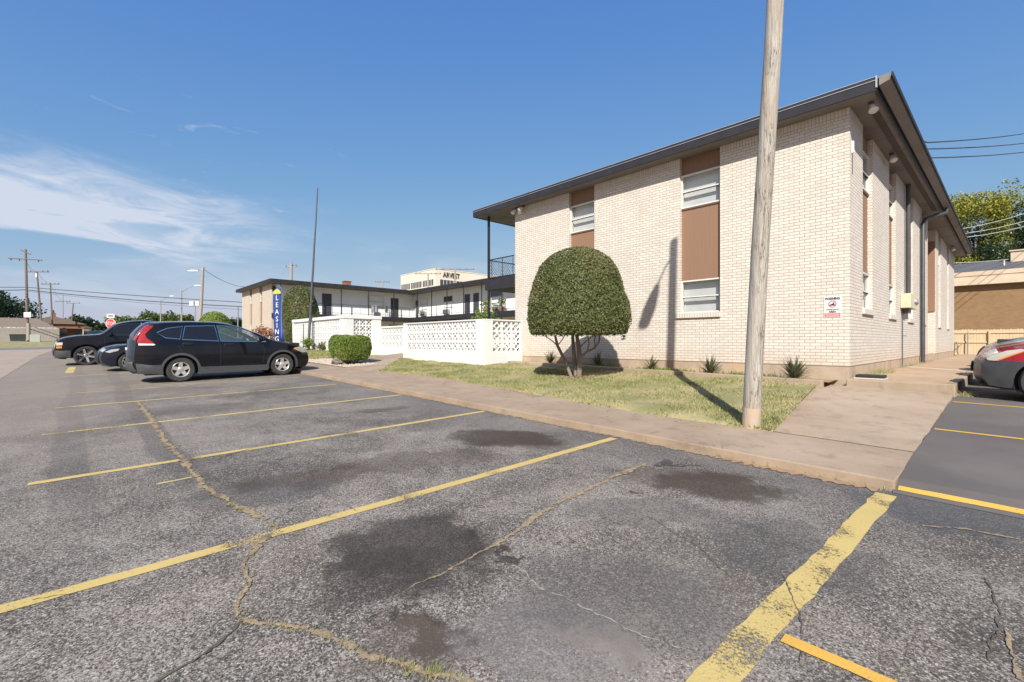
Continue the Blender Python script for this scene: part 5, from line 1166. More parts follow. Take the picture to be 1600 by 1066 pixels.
for px_,n_,ln,lb in ((860,70,.42,'spiky plant nearest the white screen, at the left end of the wall bed'),(935,70,.40,'spiky plant just right of the dome tree stems'),(1018,55,.40,'ragged spiky plant beside the pole shadow on the wall'),(1110,80,.44,'spiky plant under the right window column, left of the light pole'),(1240,110,.52,'largest spiky plant, between the light pole and the building corner')):
    d = ray(px_,575); t_ = (-.45-CAM[1])/d[1]; X_ = CAM[0]+t_*d[0]; rosette(X_, -.45, lawn_zt(X_)+.05, n_, ln, lb)
L = []
for _ in range(900):
    x = random.choice([-6.9,-5.6,-4.1,-3.6,-1.9,-1.55,-6.2])+random.gauss(0,.28); y = -.5+random.gauss(0,.12); z = lawn_zt(min(0,x))+.06; b = random.uniform(0,6.28); h_ = random.uniform(.03,.11)
    if x < -9 or x > -.4: continue
    L += [(x-.012,y,z),(x+.012,y,z),(x+math.cos(b)*.05,y+math.sin(b)*.05,z+h_)]
tag(mesh_np('bed_weeds', np.array(L,np.float32), 3, 'hedge'), kind='stuff')
def clump(name, c, rx, rz, n, size, mat, label, cat='shrub', stems=3, group=None):
    th = thing(name, c, label, cat, group); v = rng.normal(0,1,(n,3)); v /= np.linalg.norm(v,axis=1)[:,None]; rr = rng.random((n,1))**.45
    nz = np.array([[1+.45*mnoise.noise(Vector(q)*2.3)] for q in v]); C = np.array(c)+v*rr*nz*np.array([rx,rx,rz])+np.array([0,0,rz])
    C[:,2] = np.maximum(C[:,2], c[2]+.02); cr = mesh_np('foliage', quads(C,v,size,.9), 4, mat, th)
    for k in range(stems): a = random.uniform(0,6.28); MB().tube([(c[0],c[1],c[2]-.05),(c[0]+rx*.4*math.cos(a),c[1]+rx*.4*math.sin(a),c[2]+rz*1.1)], .02, 5).build('stem', M['bark'], th)
    return th
p = at_d(481,541,25.9); clump('low_plant', (p[0],p[1],1.08), .32, .30, 350, .06, 'hedge', 'yellow-green weed at the foot of the metal mast', 'plant')
p = at_d(503,546,25.2); clump('low_plant', (p[0],p[1],.98), .28, .22, 300, .05, 'dkbush', 'small dark plant against the tallest white screen, left of the hedge', 'plant')
p = at_d(411,508,37); clump('flower_bush', (p[0],p[1],1.6), .95, .55, 700, .09, 'paper', 'reddish flowering bush in front of the leasing wing', 'shrub')
MB_ = MB().box(-42.,-38.5,-1.3,-.9,.8,2.35); tag(MB_.build('planter_wall', M['whiteblock'], loc=(-40,-1.1,.9)), 'plain white low wall between the SUV and the blue banner', 'wall')
p = at_d(757,505,31); clump('courtyard_shrub', (p[0],p[1],1.0), 1.0, 1.42, 1300, .09, 'hedge', 'leafy courtyard shrub rising behind the right white screen', 'shrub')
# things on the balconies
def chair(p, yaw, label, m='metal'):
    th = thing('patio_chair', p, label, 'chair', 'chairs on the courtyard balconies'); c, s = math.cos(yaw), math.sin(yaw); T = lambda a,b,z: (p[0]+a*c-b*s, p[1]+a*s+b*c, p[2]+z)
    MB().obox(T(0,0,.42),(c,s,0),(-s,c,0),(0,0,1),.25,.25,.02).build('seat', M[m], th)
    MB().obox(T(0,.27,.75),(c,s,0),(-s*.95,c*.95,.3),(0,0,1),.25,.02,.33).build('backrest', M[m], th)
    for a,b in ((-.22,-.22),(.22,-.22),(.22,.24),(-.22,.24)): MB().tube([T(a,b,0),T(a,b,.42)], .016, 5).build('leg', M['darkmetal'], th)
    for a in (-.26,.26): MB().tube([T(a,.26,.62),T(a,-.22,.62),T(a,-.22,.42)], .016, 5).build('armrest', M['darkmetal'], th)
    return th
chair((-38.5,8.7,3.80), 1.2, 'grey patio chair on the left balcony under the window'); chair((-38.5,10.2,3.80), 2.2, 'grey patio chair on the left balcony next to the dark door')
chair((-37.0,12.75,3.80), 3.0, 'grey patio chair on the rear balcony near the inner corner'); chair((-25.9,12.7,3.80), 2.6, 'cream patio chair on the rear balcony nearest the brick building', 'cream')
for i,(x,lb) in enumerate(((-26.9,'terracotta pot with greenery on the rear balcony, left one'),(-24.9,'terracotta pot with greenery on the rear balcony, right one'))):
    th = thing('potted_plant', (x,12.6,3.8), lb, 'plant', 'pots on the rear balcony'); MB().lathe([(.001,0),(.16,0),(.22,.38),(.19,.38),(.17,.3),(.001,.3)], (x,12.6,3.8), 'z', 12).build('pot', M['paper'], th)
    v = rng.normal(0,1,(160,3)); v /= np.linalg.norm(v,axis=1)[:,None]; mesh_np('foliage', quads(np.array((x,12.6,4.55))+v*rng.random((160,1))*np.array([.35,.35,.45]), v, .09, .9), 4, 'hedge', th)
# trees
def tree(c, H, Rc, zc, nb, n, size, mat, label, group=None, trunk=.25, mats=None, flat=1.):
    th = thing('tree', c, label, 'tree', group); C = []; Nn = []; blobs = []
    for i in range(nb):
        a = random.uniform(0,6.283); u = random.random()**.6; e = random.uniform(-.5,1.); blobs.append((Vector((c[0]+Rc*.72*u*math.cos(a), c[1]+Rc*.72*u*math.sin(a), c[2]+zc+(H-zc)*(.40+.50*e*flat))), Rc*random.uniform(.26,.46)))
    per = n//nb
    for b,r in blobs:
        v = rng.normal(0,1,(per,3)); v /= np.linalg.norm(v,axis=1)[:,None]; rr = rng.random((per,1))**.33; nz = np.array([[1+.5*mnoise.noise(Vector(q)*1.9+b)] for q in v])
        C.append(np.array(b)+v*rr*nz*r*np.array([1,1,.82])); Nn.append(v)
    mesh_np('crown', quads(np.concatenate(C),np.concatenate(Nn),size,.85,.7), 4, mat, th)
    top = Vector((c[0],c[1],c[2]+zc+(H-zc)*.6)); MB().tube([(c[0],c[1],c[2]-.4),(c[0]+.1,c[1],c[2]+zc*.6),tuple(top)], [trunk,trunk*.75,trunk*.25], 9).build('trunk', M['bark'], th, smooth=60)
    for b,r in blobs[:7]: s = Vector((c[0],c[1],c[2]+zc*random.uniform(.6,1.1))); MB().tube([s, s.lerp(b,.5)+Vector((0,0,.2)), b], [trunk*.4,trunk*.28,.03], 6).build('limb', M['bark'], th)
    return th
gt = 'trees behind the commercial building'
def gt_tree(px_, D, ytop, Rc, mat, lab, n=9000, size=.17, zc=2.5, nb=26): p = at_d(px_,540,D); H = CAM[2]+(534-ytop)/FOC*D-.5; return tree((p[0],p[1],.5), H, Rc, zc, nb, n, size, mat, lab, gt, .35)
gt_tree(1524,66,290,5.9,'treeyellow','yellow-green tree at the right edge of the eave, brightest of the row',26000,.15,4.0,40)
gt_tree(1572,70,312,5.8,'treegreen','mid-green tree right of the yellowing tree',14000,.16,4.0,34)
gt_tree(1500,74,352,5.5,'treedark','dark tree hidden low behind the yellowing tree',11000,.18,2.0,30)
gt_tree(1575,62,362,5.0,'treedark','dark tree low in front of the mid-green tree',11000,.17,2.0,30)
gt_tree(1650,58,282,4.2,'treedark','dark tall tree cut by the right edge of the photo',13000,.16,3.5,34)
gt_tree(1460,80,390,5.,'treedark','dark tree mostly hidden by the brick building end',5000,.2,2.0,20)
p = at_d(1610,520,37.5); clump('dark_shrub', (p[0],p[1],.6), 1.7, 2.35, 3500, .12, 'treegreen', 'dark green shrub against the brown brick wall at the right edge', 'shrub', 4)
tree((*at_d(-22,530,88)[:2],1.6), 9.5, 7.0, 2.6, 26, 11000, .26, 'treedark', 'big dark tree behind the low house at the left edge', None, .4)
for px_,D,yt,Rc,mat,lb in ((54,110,499,3.2,'treegreen','small green tree behind the utility cabinet'),(128,170,497,7.,'treedark','dark tree at the far end of the pole row'),(196,120,496,4.6,'treegreen','light green tree right behind the stop sign'),(163,95,508,2.6,'treedark','dusky low tree left of the stop sign'),(252,130,490,4.6,'treegreen','loose tree behind the smallest lamp pole'),(285,135,492,3.6,'treegreen','low tree behind the straight pale lamp pole'),(366,90,502,3.,'treedark','low tree beside the far end of the leasing wing'),(140,230,512,12.,'treedark','distant dark tree at the street end')):
    p = at_d(px_,530,D); H = CAM[2]+(534-yt)/FOC*D-1.6; tree((p[0],p[1],1.6), H, Rc, H*.25, 14, 2600, D*.0028, mat, lb, 'distant trees along the street', .2)

# ------------------------------------------------------------------ vehicles
from mathutils.geometry import delaunay_2d_cdt
def inpoly(p, poly):
    x,y = p; c = False; n = len(poly)
    for i in range(n):
        x1,y1 = poly[i]; x2,y2 = poly[(i+1)%n]
        if (y1 > y) != (y2 > y) and x < (x2-x1)*(y-y1)/(y2-y1)+x1: c = not c
    return c
def resample(poly, step, closed=True):
    out = []; n = len(poly)
    for i in range(n if closed else n-1):
        a, b = poly[i], poly[(i+1)%n]; k = max(1,int(math.hypot(b[0]-a[0],b[1]-a[1])/step))
        out += [(a[0]+(b[0]-a[0])*j/k, a[1]+(b[1]-a[1])*j/k) for j in range(k)]
    if not closed: out.append(poly[-1])
    return out
def smooth_line(pts, n=2):
    for _ in range(n):
        q = [pts[0]]
        for a,b in zip(pts[:-1],pts[1:]): q += [(a[0]*.75+b[0]*.25,a[1]*.75+b[1]*.25),(a[0]*.25+b[0]*.75,a[1]*.25+b[1]*.75)]
        pts = q+[pts[-1]]
    return pts
def tri2d(outer, holes, step=.08):
    V = []; E_ = []
    for loop in [outer]+holes:
        n0 = len(V); V += loop; E_ += [(n0+i, n0+(i+1)%len(loop)) for i in range(len(loop))]
    xs_ = [p[0] for p in outer]; zs_ = [p[1] for p in outer]
    x = min(xs_)+step/2
    while x < max(xs_):
        z = min(zs_)+step/2
        while z < max(zs_):
            if inpoly((x,z),outer) and not any(inpoly((x,z),h) for h in holes): V.append((x,z))
            z += step
        x += step
    r = delaunay_2d_cdt([Vector(p) for p in V], E_, [], 0, 1e-5)
    v2 = [(p.x,p.y) for p in r[0]]; F = []
    for f in r[2]:
        c = (sum(v2[i][0] for i in f)/3, sum(v2[i][1] for i in f)/3)
        if inpoly(c,outer) and not any(inpoly(c,h) for h in holes): F.append(tuple(f))
    return v2, F
class Car:
    def __init__(s, name, label, loc, rot, S, paintm, cat='car', group=None):
        s.S = S; s.p = paintm; s.root = thing(name, (0,0,0), label, cat, group); s.loc = loc; s.rot = rot; s.go()
        s.root.location = loc; s.root.rotation_euler = rot
    def f(s, x, z):
        S = s.S; w_ = S['W']; xr, xf = S['x0'], S['x1']
        t1 = max(0,(x-(xf-S.get('lf',.75)))/S.get('lf',.75)); t0 = max(0,((xr+S.get('lr',.6))-x)/S.get('lr',.6))
        w_ -= S.get('cf',.16)*t1**2.2 + S.get('cr',.12)*t0**2.2
        b = S['belt']
        if z > b: w_ -= S['tum']*(z-b)+.35*S['tum']*max(0,z-b)**2
        else: w_ -= .018*((b-z)/.3)*max(0,min(1,(b-z)/.3))**1 * (1 if z > b-.3 else 0) if False else 0
        w_ += .022*math.sin(max(0,min(1,(z-.25)/(b-.25)))*math.pi) - .03*max(0,(.45-z)/.45)
        return w_
    def side(s, poly, off, mat, name, par, holes=(), step=.09, sides=(-1,1), thick=0.):
        out = []
        for sg in sides:
            v2, F = tri2d(poly, list(holes), step); mb = MB()
            vs = [(x, sg*(s.f(x,z)+off), z) for x,z in v2]
            area = sum((v2[f[1]][0]-v2[f[0]][0])*(v2[f[2]][1]-v2[f[0]][1])-(v2[f[2]][0]-v2[f[0]][0])*(v2[f[1]][1]-v2[f[0]][1]) for f in F)
            fs = F if (area > 0) == (sg < 0) else [f[::-1] for f in F]
            mb.add(vs, fs)
            if thick:
                n = len(poly); P_ = [(x, sg*(s.f(x,z)+off), z) for x,z in poly]; Q_ = [(x, sg*(s.f(x,z)+off-thick), z) for x,z in poly]
                mb.add(P_+Q_, [(i,(i+1)%n,n+(i+1)%n,n+i) for i in range(n)])
            out.append(mb.build(name, M[mat], par, smooth=40, fix=bool(thick)))
        return out
    def go(s):
        S = s.S; R_ = s.root; WB, Rw, Ra, zb = S['WB'], S['Rw'], S['Ra'], S['zb']
        prof = S['prof']; seg = []                       # fine profile with original index parameter
        for i in range(len(prof)-1):
            a, b = prof[i], prof[i+1]; k = max(1,int(math.hypot(b[0]-a[0],b[1]-a[1])/.055))
            seg += [(a[0]+(b[0]-a[0])*j/k, a[1]+(b[1]-a[1])*j/k, i+j/k) for j in range(k)]
        seg.append((*prof[-1], len(prof)-1.))
        # light smoothing
        P_ = [[x,z] for x,z,_ in seg]
        for _ in range(2):
            Q_ = [q[:] for q in P_]
            for i in range(1,len(P_)-1): Q_[i] = [(P_[i-1][0]+2*P_[i][0]+P_[i+1][0])/4, (P_[i-1][1]+2*P_[i][1]+P_[i+1][1])/4]
            P_ = Q_
        m = len(P_); prm = [q[2] for q in seg]; N = []
        for i in range(m):
            a, b = P_[max(0,i-1)], P_[min(m-1,i+1)]; L = math.hypot(b[0]-a[0],b[1]-a[1]) or 1; N.append((-(b[1]-a[1])/L, (b[0]-a[0])/L))
        r = .035; IN = [(P_[i][0]-N[i][0]*r, P_[i][1]-N[i][1]*r) for i in range(m)]
        # lower edge with wheel arches
        bot = []; zc = Rw
        x = IN[-1][0]; dx = math.sqrt(max(.0001,Ra*Ra-(zb-zc)**2))
        for ax in (WB,0.):
            a0 = math.atan2(zb-zc, dx); n = 18
            for k in range(n+1): a = a0+(math.pi-2*a0)*k/n; bot.append((ax+Ra*math.cos(a), zc+Ra*math.sin(a)))
        outer = [tuple(p) for p in IN]+bot
        s.sides_ = s.side([tuple(p) for p in outer], 0, s.p, 'body', R_, holes=[resample(h,.12) for h in S['glass']], step=.085)
        # skin over the top, nose and tail
        g0, g1 = S['ws']; h0, h1 = S['rw']
        def X(i, v):    # position on the skin
            x, z = P_[i]; nx, nz = N[i]; fe = s.f(*IN[i]); am = (S.get('crown',.035)*abs(nz)+S.get('bulge',.13)*abs(nx))*(1-v*v)
            return (x+nx*am, v*(fe-r), z+nz*am)
        def cols(i):
            fe = s.f(*IN[i]); x, z = IN[i]; nx, nz = N[i]; L = []
            for sg in (-1,1):
                q = [(x,sg*fe,z)]+[(x+nx*r*math.sin(t_), sg*(fe-r+r*math.cos(t_)), z+nz*r*math.sin(t_)) for t_ in (.4,.8,1.2)]
                L.append(q)
            mid = [X(i,v) for v in (-1,-.94,-.8,-.55,-.28,0,.28,.55,.8,.94,1)]
            return L[0]+mid+L[1][::-1]
        rows = [cols(i) for i in range(m)]; nc = len(rows[0]); fs = []
        for i in range(m-1):
            pm = (prm[i]+prm[i+1])/2; gl = g0 < pm < g1 or h0 < pm < h1
            for k in range(nc-1):
                if gl and 5 <= k <= nc-7: continue
                fs.append((i*nc+k, i*nc+k+1, (i+1)*nc+k+1, (i+1)*nc+k))
        mb = MB(); mb.add([q for rr in rows for q in rr], fs); sk = mb.build('body_skin', M[s.p], R_, smooth=55)
        if 'nose' in S:      # unpainted bumper below the lamps
            xm, zm, mt = S['nose']
            for o in [sk]+s.sides_:
                o.data.materials.append(M[mt])
                for p in o.data.polygons:
                    if p.center[0] > xm and p.center[2] < zm: p.material_index = 1
        s.X = X; s.prm = prm; s.m = m
        def glass(a, b, nm, mt):
            idx = [i for i in range(m) if a-.02 <= prm[i] <= b+.02]; vs = (-.94,-.7,-.4,0,.4,.7,.94); mb = MB()
            for i in idx: mb.v += [tuple(Vector(X(i,v))-Vector((N[i][0],0,N[i][1]))*.008) for v in vs]
            nv = len(vs); mb.f = [(j*nv+k, j*nv+k+1, (j+1)*nv+k+1, (j+1)*nv+k) for j in range(len(idx)-1) for k in range(nv-1)]
            return mb.build(nm, M[mt], R_, smooth=180)
        glass(g0,g1,'windshield',S.get('wsm','clearglass')); glass(h0,h1,'rear_window','tint')
        for h,mt in zip(S['glass'],S['gmat']):
            s.side(resample(h,.15), -.012, mt, 'side_window', R_, step=.15)
        for h in S.get('frames',S['glass']):     # bright trim round the glass
            c = (sum(p[0] for p in h)/len(h), sum(p[1] for p in h)/len(h)); hh = resample(h,.12)
            o_ = [(x+(x-c[0])*.0+.016*((x-c[0])/(abs(x-c[0])+.1)), z+.018*(1 if z > c[1] else -1)) for x,z in hh]
            for sg in (-1,1):
                mb = MB(); n = len(hh)
                mb.v = [(x,sg*(s.f(x,z)+.004),z) for x,z in hh]+[(x,sg*(s.f(x,z)+.004),z) for x,z in o_]; mb.f = [(i,(i+1)%n,n+(i+1)%n,n+i) for i in range(n)]
                mb.build('window_trim', M[S.get('trim','black')], R_)
        # underside
        wi = S['W']-.27
        MB().box(S['x0']+.25,S['x1']-.25,-wi,wi,zb-.02,S['belt']-.08).build('underbody', M['black'], R_)
        for ax in (0.,WB):
            for sg in (-1,1):
                mb = MB().lathe([(Ra+.005,sg*(S['W']-.03)),(Ra+.005,sg*wi)], (ax,0,zc), 'y', 28)
                mb.v = [(x,y,max(z,zb-.03)) for x,y,z in mb.v]; mb.build('wheel_housing', M['black'], R_)
        # wheels
        tw = S.get('tw',.22); rr = S['rim']
        for ax in (0.,WB):
            for sg in (-1,1):
                yo = sg*(S['W']-.015); yi = sg*(S['W']-.015-tw)
                w_ = MB().lathe([(rr,yo-sg*.02),(rr+.012,yo-sg*.003),(Rw-.035,yo),(Rw-.008,yo-sg*.03),(Rw,yo-sg*.06),(Rw,yi+sg*.06),(Rw-.03,yi),(rr,yi+sg*.03)], (ax,0,Rw), 'y', 40).build('wheel', M['tyre'], R_, smooth=50, fix=True)
                mb = MB().lathe([(rr+.001,yo-sg*.022),(rr-.012,yo-sg*.012),(rr-.03,yo-sg*.03),(rr-.035,yi+sg*.02)], (ax,0,Rw), 'y', 40)
                ns = S.get('spokes',5)
                for k in range(ns):
                    a = 2*math.pi*(k+.25)/ns; d = Vector((math.cos(a),0,math.sin(a))); tdir = Vector((-math.sin(a),0,math.cos(a)))
                    for (ra,rb,wa,wb_) in ((.03,rr-.02,S.get('sw',.045),S.get('sw',.045)*.8),):
                        c = Vector((ax,0,Rw)); q = [c+d*ra-tdir*wa, c+d*ra+tdir*wa, c+d*rb+tdir*wb_, c+d*rb-tdir*wb_]; dep = [yo-sg*.035,yo-sg*.035,yo-sg*.018,yo-sg*.018]
                        if S.get('split'):
                            pass
                        mb.add([(p.x,dy,p.z) for p,dy in zip(q,dep)]+[(p.x,dy-sg*.03,p.z) for p,dy in zip(q,dep)], [(0,1,2,3),(7,6,5,4),(0,4,5,1),(1,5,6,2),(2,6,7,3),(3,7,4,0)])
                mb.lathe([(.0005,yo-sg*.018),(.055,yo-sg*.02),(.07,yo-sg*.03),(.07,yo-sg*.07)], (ax,0,Rw), 'y', 20)
                mb.build('rim', M[S.get('rimm','alloy')], w_, smooth=35, fix=True)
                MB().lathe([(.001,yo-sg*.075),(rr-.04,yo-sg*.075)], (ax,0,Rw), 'y', 24).build('brake_disc', M['black'], w_)
        for px_,z_ in S['mirror'][:1]:
            for sg in (-1,1):
                y_ = s.f(px_,z_); MB().ico((px_+.02,sg*(y_+.10),z_+.06), .115, 3, (.62,1.,.72)).tube([(px_,sg*(y_-.02),z_),(px_+.01,sg*(y_+.08),z_+.03)], .03, 6).build('mirror', M[S.get('mirm',s.p)], R_, smooth=60)
        for (x0_,z_) in S['handles']:
            for sg in (-1,1):
                y_ = s.f(x0_,z_); a = s.side([(x0_-.12,z_-.04),(x0_+.12,z_-.04),(x0_+.12,z_+.03),(x0_-.12,z_+.03)], .001, 'black', 'handle_recess', R_, step=.3, sides=(sg,))[0]
                MB().tube([(x0_-.11,sg*(y_+.012),z_),(x0_-.08,sg*(y_+.035),z_+.006),(x0_+.08,sg*(y_+.035),z_+.006),(x0_+.11,sg*(y_+.012),z_)], .013, 6).build('door_handle', M[S.get('hm',s.p)], R_, smooth=60)
        for ln in S['seams']:
            pts = resample(ln,.1,False)
            for sg in (-1,1):
                mb = MB()
                for i,(x,z) in enumerate(pts):
                    x2,z2 = pts[min(i+1,len(pts)-1)]; x1,z1 = pts[max(i-1,0)]; L = math.hypot(x2-x1,z2-z1); nx, nz = -(z2-z1)/L*.004, (x2-x1)/L*.004
                    mb.v += [(x+nx,sg*(s.f(x,z)+.0015),z+nz),(x-nx,sg*(s.f(x,z)+.0015),z-nz)]
                    if i: mb.f.append((2*i-2,2*i-1,2*i+1,2*i))
                mb.build('door_seam', M['black'], R_)
        for poly,off,mt,nm in S['over']: s.side(poly, off, mt, nm, R_, step=.1, thick=.02)
        for (a,b,v0,v1,off,mt,nm) in S['patch']:
            idx = [i for i in range(m) if a <= prm[i] <= b]
            for flip in ((1,-1) if v0*v1 > 0 else (1,)):
                mb = MB(); vs = np.linspace(v0,v1,6)*flip
                for i in idx: mb.v += [tuple(Vector(X(i,v))+Vector((N[i][0],0,N[i][1]))*off) for v in vs]
                mb.f = [(j*6+k,j*6+k+1,(j+1)*6+k+1,(j+1)*6+k) for j in range(len(idx)-1) for k in range(5)]
                o = mb.build(nm, M[mt], R_, smooth=180); md = o.modifiers.new('t','SOLIDIFY'); md.thickness = .015; md.offset = 0
        for (x,y,z) in S.get('seats',()):
            for sg in (-1,1):
                o = MB().obox((x,sg*y,z+.32),(1,0,.22),(0,1,0),(-.22,0,1),.07,.24,.34).obox((x-.09,sg*y,z+.76),(1,0,.2),(0,1,0),(-.2,0,1),.045,.13,.09).box(x+.02,x+.5,sg*y-.25,sg*y+.25,z-.08,z+.06).build('seat', M['seat'], R_, bevel=.03)
def arch_band(ax, Rw, Ra, wd, zlow, n=16):
    a0 = math.asin(max(-1,(zlow-Rw)/(Ra+wd))); a1 = math.asin(max(-1,(zlow-Rw)/Ra)); out = [(ax+(Ra+wd)*math.cos(a0+(math.pi-2*a0)*k/n), Rw+(Ra+wd)*math.sin(a0+(math.pi-2*a0)*k/n)) for k in range(n+1)]
    inn = [(ax+(Ra-.004)*math.cos(math.pi-a1-(math.pi-2*a1)*k/n), Rw+(Ra-.004)*math.sin(math.pi-a1-(math.pi-2*a1)*k/n)) for k in range(n+1)]
    return out+inn
# compact SUV ------------------------------------------------------
suvp = [(-.62,.26),(-.86,.30),(-.98,.42),(-1.01,.60),(-.99,.80),(-.97,.95),(-.96,1.10),(-.90,1.28),(-.78,1.44),(-.66,1.555),(-.60,1.60),(-.25,1.645),(.25,1.66),(.80,1.65),(1.12,1.61),(1.50,1.50),(2.00,1.29),(2.32,1.10),(2.50,1.055),(2.85,.985),(3.15,.89),(3.33,.78),(3.44,.64),(3.47,.48),(3.42,.30),(3.25,.21)]
q1 = [(-.50,1.36),(-.27,1.475),(.07,1.525),(-.01,1.195),(-.32,1.235)]; q2 = [(.14,1.53),(.83,1.55),(.90,1.125),(.055,1.185)]; q3 = [(.90,1.55),(1.20,1.535),(1.42,1.485),(1.72,1.37),(2.0,1.20),(2.14,1.08),(.97,1.12)]
SUV = dict(prof=suvp, x0=-1.01, x1=3.47, W=.905, WB=2.62, Rw=.345, Ra=.405, zb=.235, belt=1.08, tum=.30, ws=(14.4,17.3), rw=(6.3,9.0), glass=[q1,q2,q3], gmat=['tint','tint','clearglass'], trim='chrome', rim=.215, spokes=5, sw=.052,
  mirror=[(1.98,1.10)], handles=[(.16,1.045),(1.16,1.005)], seams=[[(.93,1.11),(.95,.6),(.93,.43)],[(2.05,1.05),(2.1,.8),(2.05,.43)],[(-.02,1.18),(-.05,1.0),(.05,.82),(.32,.72)],[(2.35,1.09),(2.62,1.0),(3.0,.90)]],
  over=[(arch_band(0,.345,.405,.055,.25),.012,'plastic','arch_cladding'),(arch_band(2.62,.345,.405,.055,.25),.012,'plastic','arch_cladding'),([(.42,.20),(2.2,.20),(2.2,.37),(.42,.40)],.012,'plastic','sill_cladding'),([(-.93,.28),(-.40,.25),(-.445,.50),(-.62,.50),(-.97,.56)],.012,'plastic','rear_bumper_cladding'),
    ([(-.74,1.545),(-.66,1.56),(-.56,1.56),(-.62,1.48),(-.755,1.33),(-.73,1.23),(-.58,1.10),(-.62,1.055),(-.90,1.065),(-.925,1.14),(-.86,1.32)],.010,'redlens','taillight'),([(-.90,1.085),(-.58,1.072),(-.55,1.05),(-.58,1.03),(-.90,1.035)],.014,'signwhite','reversing_light'),
    ([(2.98,.86),(3.12,.885),(3.30,.79),(3.38,.70),(3.22,.70),(3.02,.79)],.008,'lens','headlight'),([(2.94,.845),(3.08,.87),(3.10,.83),(2.98,.80)],.012,'amber','turn_signal')],
  patch=[(6.2,9.6,.82,.995,.006,'redlens','taillight'),(1.1,3.2,-.95,.95,.012,'plastic','rear_bumper_cladding'),(20.6,22.2,.62,.97,.006,'lens','headlight'),(21.2,22.6,-.5,.5,.008,'black','grille'),(22.8,24.6,-.8,.8,.006,'black','lower_grille'),(4.2,5.2,-.3,.3,.006,'signwhite','number_plate')],
  seats=[(1.0,.38,.62),(.05,.38,.62)])
# drop the clipped-corner wheel spokes: steel-look five spokes
z_ = plane(-14.2,-9.48)
car1 = Car('compact_suv', 'glossy black compact SUV with red taillight, parked nose-in nearest the camera', (-14.225,-9.47,z_), (R(1.07),R(-1.26),R(90)), SUV, 'carblack', 'SUV', 'black cars in the front bays')
# pickup ----------------------------------------------------------
tx = lambda L: [(x+3.3,z) for x,z in L]
pk = [(-1.05,.50),(-1.16,.55),(-1.18,.95),(-1.15,1.22)]+[(-.6,1.24),(.62,1.25)]+[(.74,1.27),(.80,1.55),(.98,1.80),(1.3,1.84),(1.75,1.82),(2.1,1.755),(2.34,1.665)]+tx([(-.50,1.26),(-.35,1.235),(.25,1.205),(.55,1.15),(.76,1.08),(.88,.92),(.91,.70)])+[(4.25,.66),(4.24,.42),(4.15,.30),(3.9,.28)]
PK = dict(prof=pk, x0=-1.18, x1=4.25, W=.98, WB=3.3, Rw=.395, Ra=.47, zb=.33, belt=1.20, tum=.26, cf=.09, lf=.4, cr=.04, ws=(12.05,13.0), rw=(6.1,7.9), glass=[[(1.52,1.70),(2.12,1.66),(2.30,1.60),(2.66,1.24),(1.55,1.22)],[(.98,1.66),(1.44,1.70),(1.47,1.22),(.92,1.24)]], gmat=['tint','tint'], trim='black', rim=.30, spokes=6, sw=.04, rimm='chrome', tw=.25, wsm='clearglass', crown=.03, bulge=.05,
  mirror=[(2.5,1.20)], handles=[(1.62,1.10),(.98,1.10)], seams=[[(1.5,1.22),(1.5,.5)],[(2.72,1.18),(2.72,.5)],[(.80,1.2),(.82,.5)],[(3.0,1.19),(3.9,1.12)]],
  over=[([(3.98,.95),(4.16,.95),(4.17,.83),(3.99,.84)],.006,'hazelens','headlight'),([(4.0,.80),(4.17,.80),(4.17,.72),(4.01,.72)],.006,'amber','turn_signal'),([(3.76,.62),(4.22,.64),(4.235,.44),(4.22,.33),(3.76,.34)],.02,'bumpergrey','front_bumper'),(arch_band(0,.395,.47,.04,.36),.008,'carblack','arch_trim'),(arch_band(3.3,.395,.47,.04,.36),.008,'carblack','arch_trim'),([(1.47,1.75),(1.52,1.75),(1.54,1.22),(1.47,1.22)],.003,'chrome','pillar_trim')],
  patch=[(17.2,18.8,-.6,.6,.006,'black','grille'),(17.4,18.8,.66,.97,.006,'hazelens','headlight'),(19.2,21.2,-.97,.97,.012,'bumpergrey','front_bumper'),(17.9,18.1,-.62,.62,.012,'chrome','grille_bar')], seats=[(1.6,.42,.85)])
ty = -11.33+3.3
car2 = Car('pickup_truck', 'big black pickup truck with chrome six-spoke wheels parked nose-out farthest left', (-24.46,ty,plane(-24.4,ty)), (R(-1.07),R(1.26),R(-90)), PK, 'carblack', 'pickup', 'black cars in the front bays')
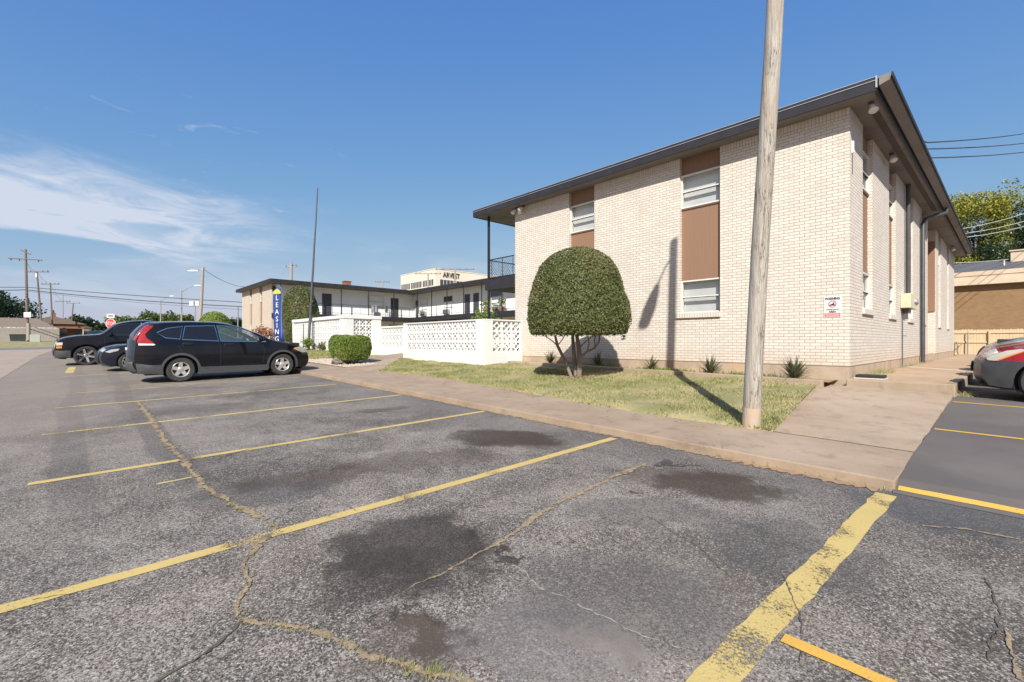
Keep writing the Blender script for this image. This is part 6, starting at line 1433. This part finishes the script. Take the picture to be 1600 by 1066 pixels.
# dark saloon ------------------------------------------------------
sdp = [(-.70,.28),(-.92,.34),(-1.0,.55),(-.98,.80),(-.93,1.0),(-.86,1.06),(-.45,1.10),(-.05,1.30),(.30,1.41),(.75,1.445),(1.2,1.43),(1.55,1.36),(2.05,1.13),(2.38,.98),(2.55,.95),(3.0,.895),(3.30,.80),(3.46,.68),(3.52,.52),(3.48,.34),(3.35,.22),(3.2,.20)]
SD = dict(prof=sdp, x0=-1.0, x1=3.52, W=.90, WB=2.74, Rw=.33, Ra=.375, zb=.20, belt=.95, tum=.40, cf=.20, ws=(11.1,13.0), rw=(6.1,7.9), glass=[[(-.12,1.15),(.22,1.31),(.72,1.365),(.80,.985),(.05,1.01)],[(.80,1.365),(1.2,1.35),(1.5,1.28),(1.98,1.03),(.87,.98)]], gmat=['tint','tint'], trim='black', rim=.23, spokes=7, sw=.022, rimm='metal',
  mirror=[(1.85,.98)], handles=[(.10,.88),(1.05,.86)], seams=[[(.84,.98),(.86,.3)],[(1.95,.98),(2.1,.8),(2.05,.3)],[(0,1.0),(.0,.8),(.3,.65)]],
  over=[([(3.02,.80),(3.22,.78),(3.40,.70),(3.28,.66),(3.06,.73)],.008,'lens','headlight'),([(-.97,.95),(-.60,.97),(-.62,.84),(-.96,.82)],.008,'redlens','taillight')],
  patch=[(16.1,17.1,.5,.97,.006,'lens','headlight'),(17.2,19.2,-.75,.75,.008,'black','grille'),(4.0,4.9,.4,.98,.006,'redlens','taillight')], seats=[(1.15,.37,.5)])
sy_ = -10.29+2.8
car3 = Car('saloon_car', 'low dark navy saloon squeezed between the black SUV and the pickup', (-19.52,sy_,plane(-19.5,sy_)), (R(-1.07),R(1.26),R(-90)), SD, 'carnavy', 'car', 'black cars in the front bays')
# cars facing the side wall
RD = dict(SD); RD['over'] = [([(3.44,.70),(3.42,.665),(3.33,.66),(3.20,.745),(2.98,.853),(3.04,.868),(3.2,.835),(3.36,.76)],.010,'hazelens','headlight'),([(3.33,.66),(3.295,.66),(3.16,.738),(2.98,.838),(2.98,.853),(3.20,.745)],.013,'amber','turn_signal'),([(2.74,.720),(3.10,.655),(3.50,.62),(3.50,.40),(3.40,.24),(3.16,.215),(3.122,.26),(3.118,.40),(3.07,.52),(2.98,.625),(2.86,.69)],.012,'bumpergrey','bumper_cover'),([(-.97,.95),(-.60,.97),(-.62,.84),(-.96,.82)],.008,'redlens','taillight')]
RD['nose'] = (3.05,.66,'bumpergrey'); RD['patch'] = [(16.0,17.2,.55,.985,.008,'hazelens','headlight'),(17.6,18.6,-.35,.35,.016,'black','grille'),(19.0,19.6,.55,.85,.018,'black','fog_recess')]
def side_car(nose_x, yc, label, mat, S=RD, nm='saloon_car', cat='car'):
    xr = nose_x+S['x1']; return Car(nm, label, (xr,yc,side_z(xr,yc)+.01), (R(-.6),R(-1.0),R(180)), S, mat, cat, 'cars nosed up to the side walk')
side_car(1.86, .55, 'red saloon with grey bumper and clouded headlight, at the right edge of the photo', 'carred')
SD2 = dict(SD); side_car(1.80, 3.25, 'maroon-grey saloon parked right behind the red car', 'carmaroon', SD2)
SV2 = dict(SUV); side_car(1.72, 6.0, 'silver compact SUV parked third from the front, beyond the red car', 'carsilver', SV2, 'compact_suv', 'SUV')
side_car(1.75, 8.7, 'white saloon parked farthest from the camera beside the side walk', 'carwhite', SD2)
for px_,py_,D,mt,lb,yaw in ((150,533,70,'carcharcoal','distant dark car on the street above the pickup bonnet',160),):
    p = at_d(px_,py_,D); Car('saloon_car', lb, (p[0],p[1],plane(p[0],p[1])-.1), (0,0,R(yaw)), SD, mt, 'car')
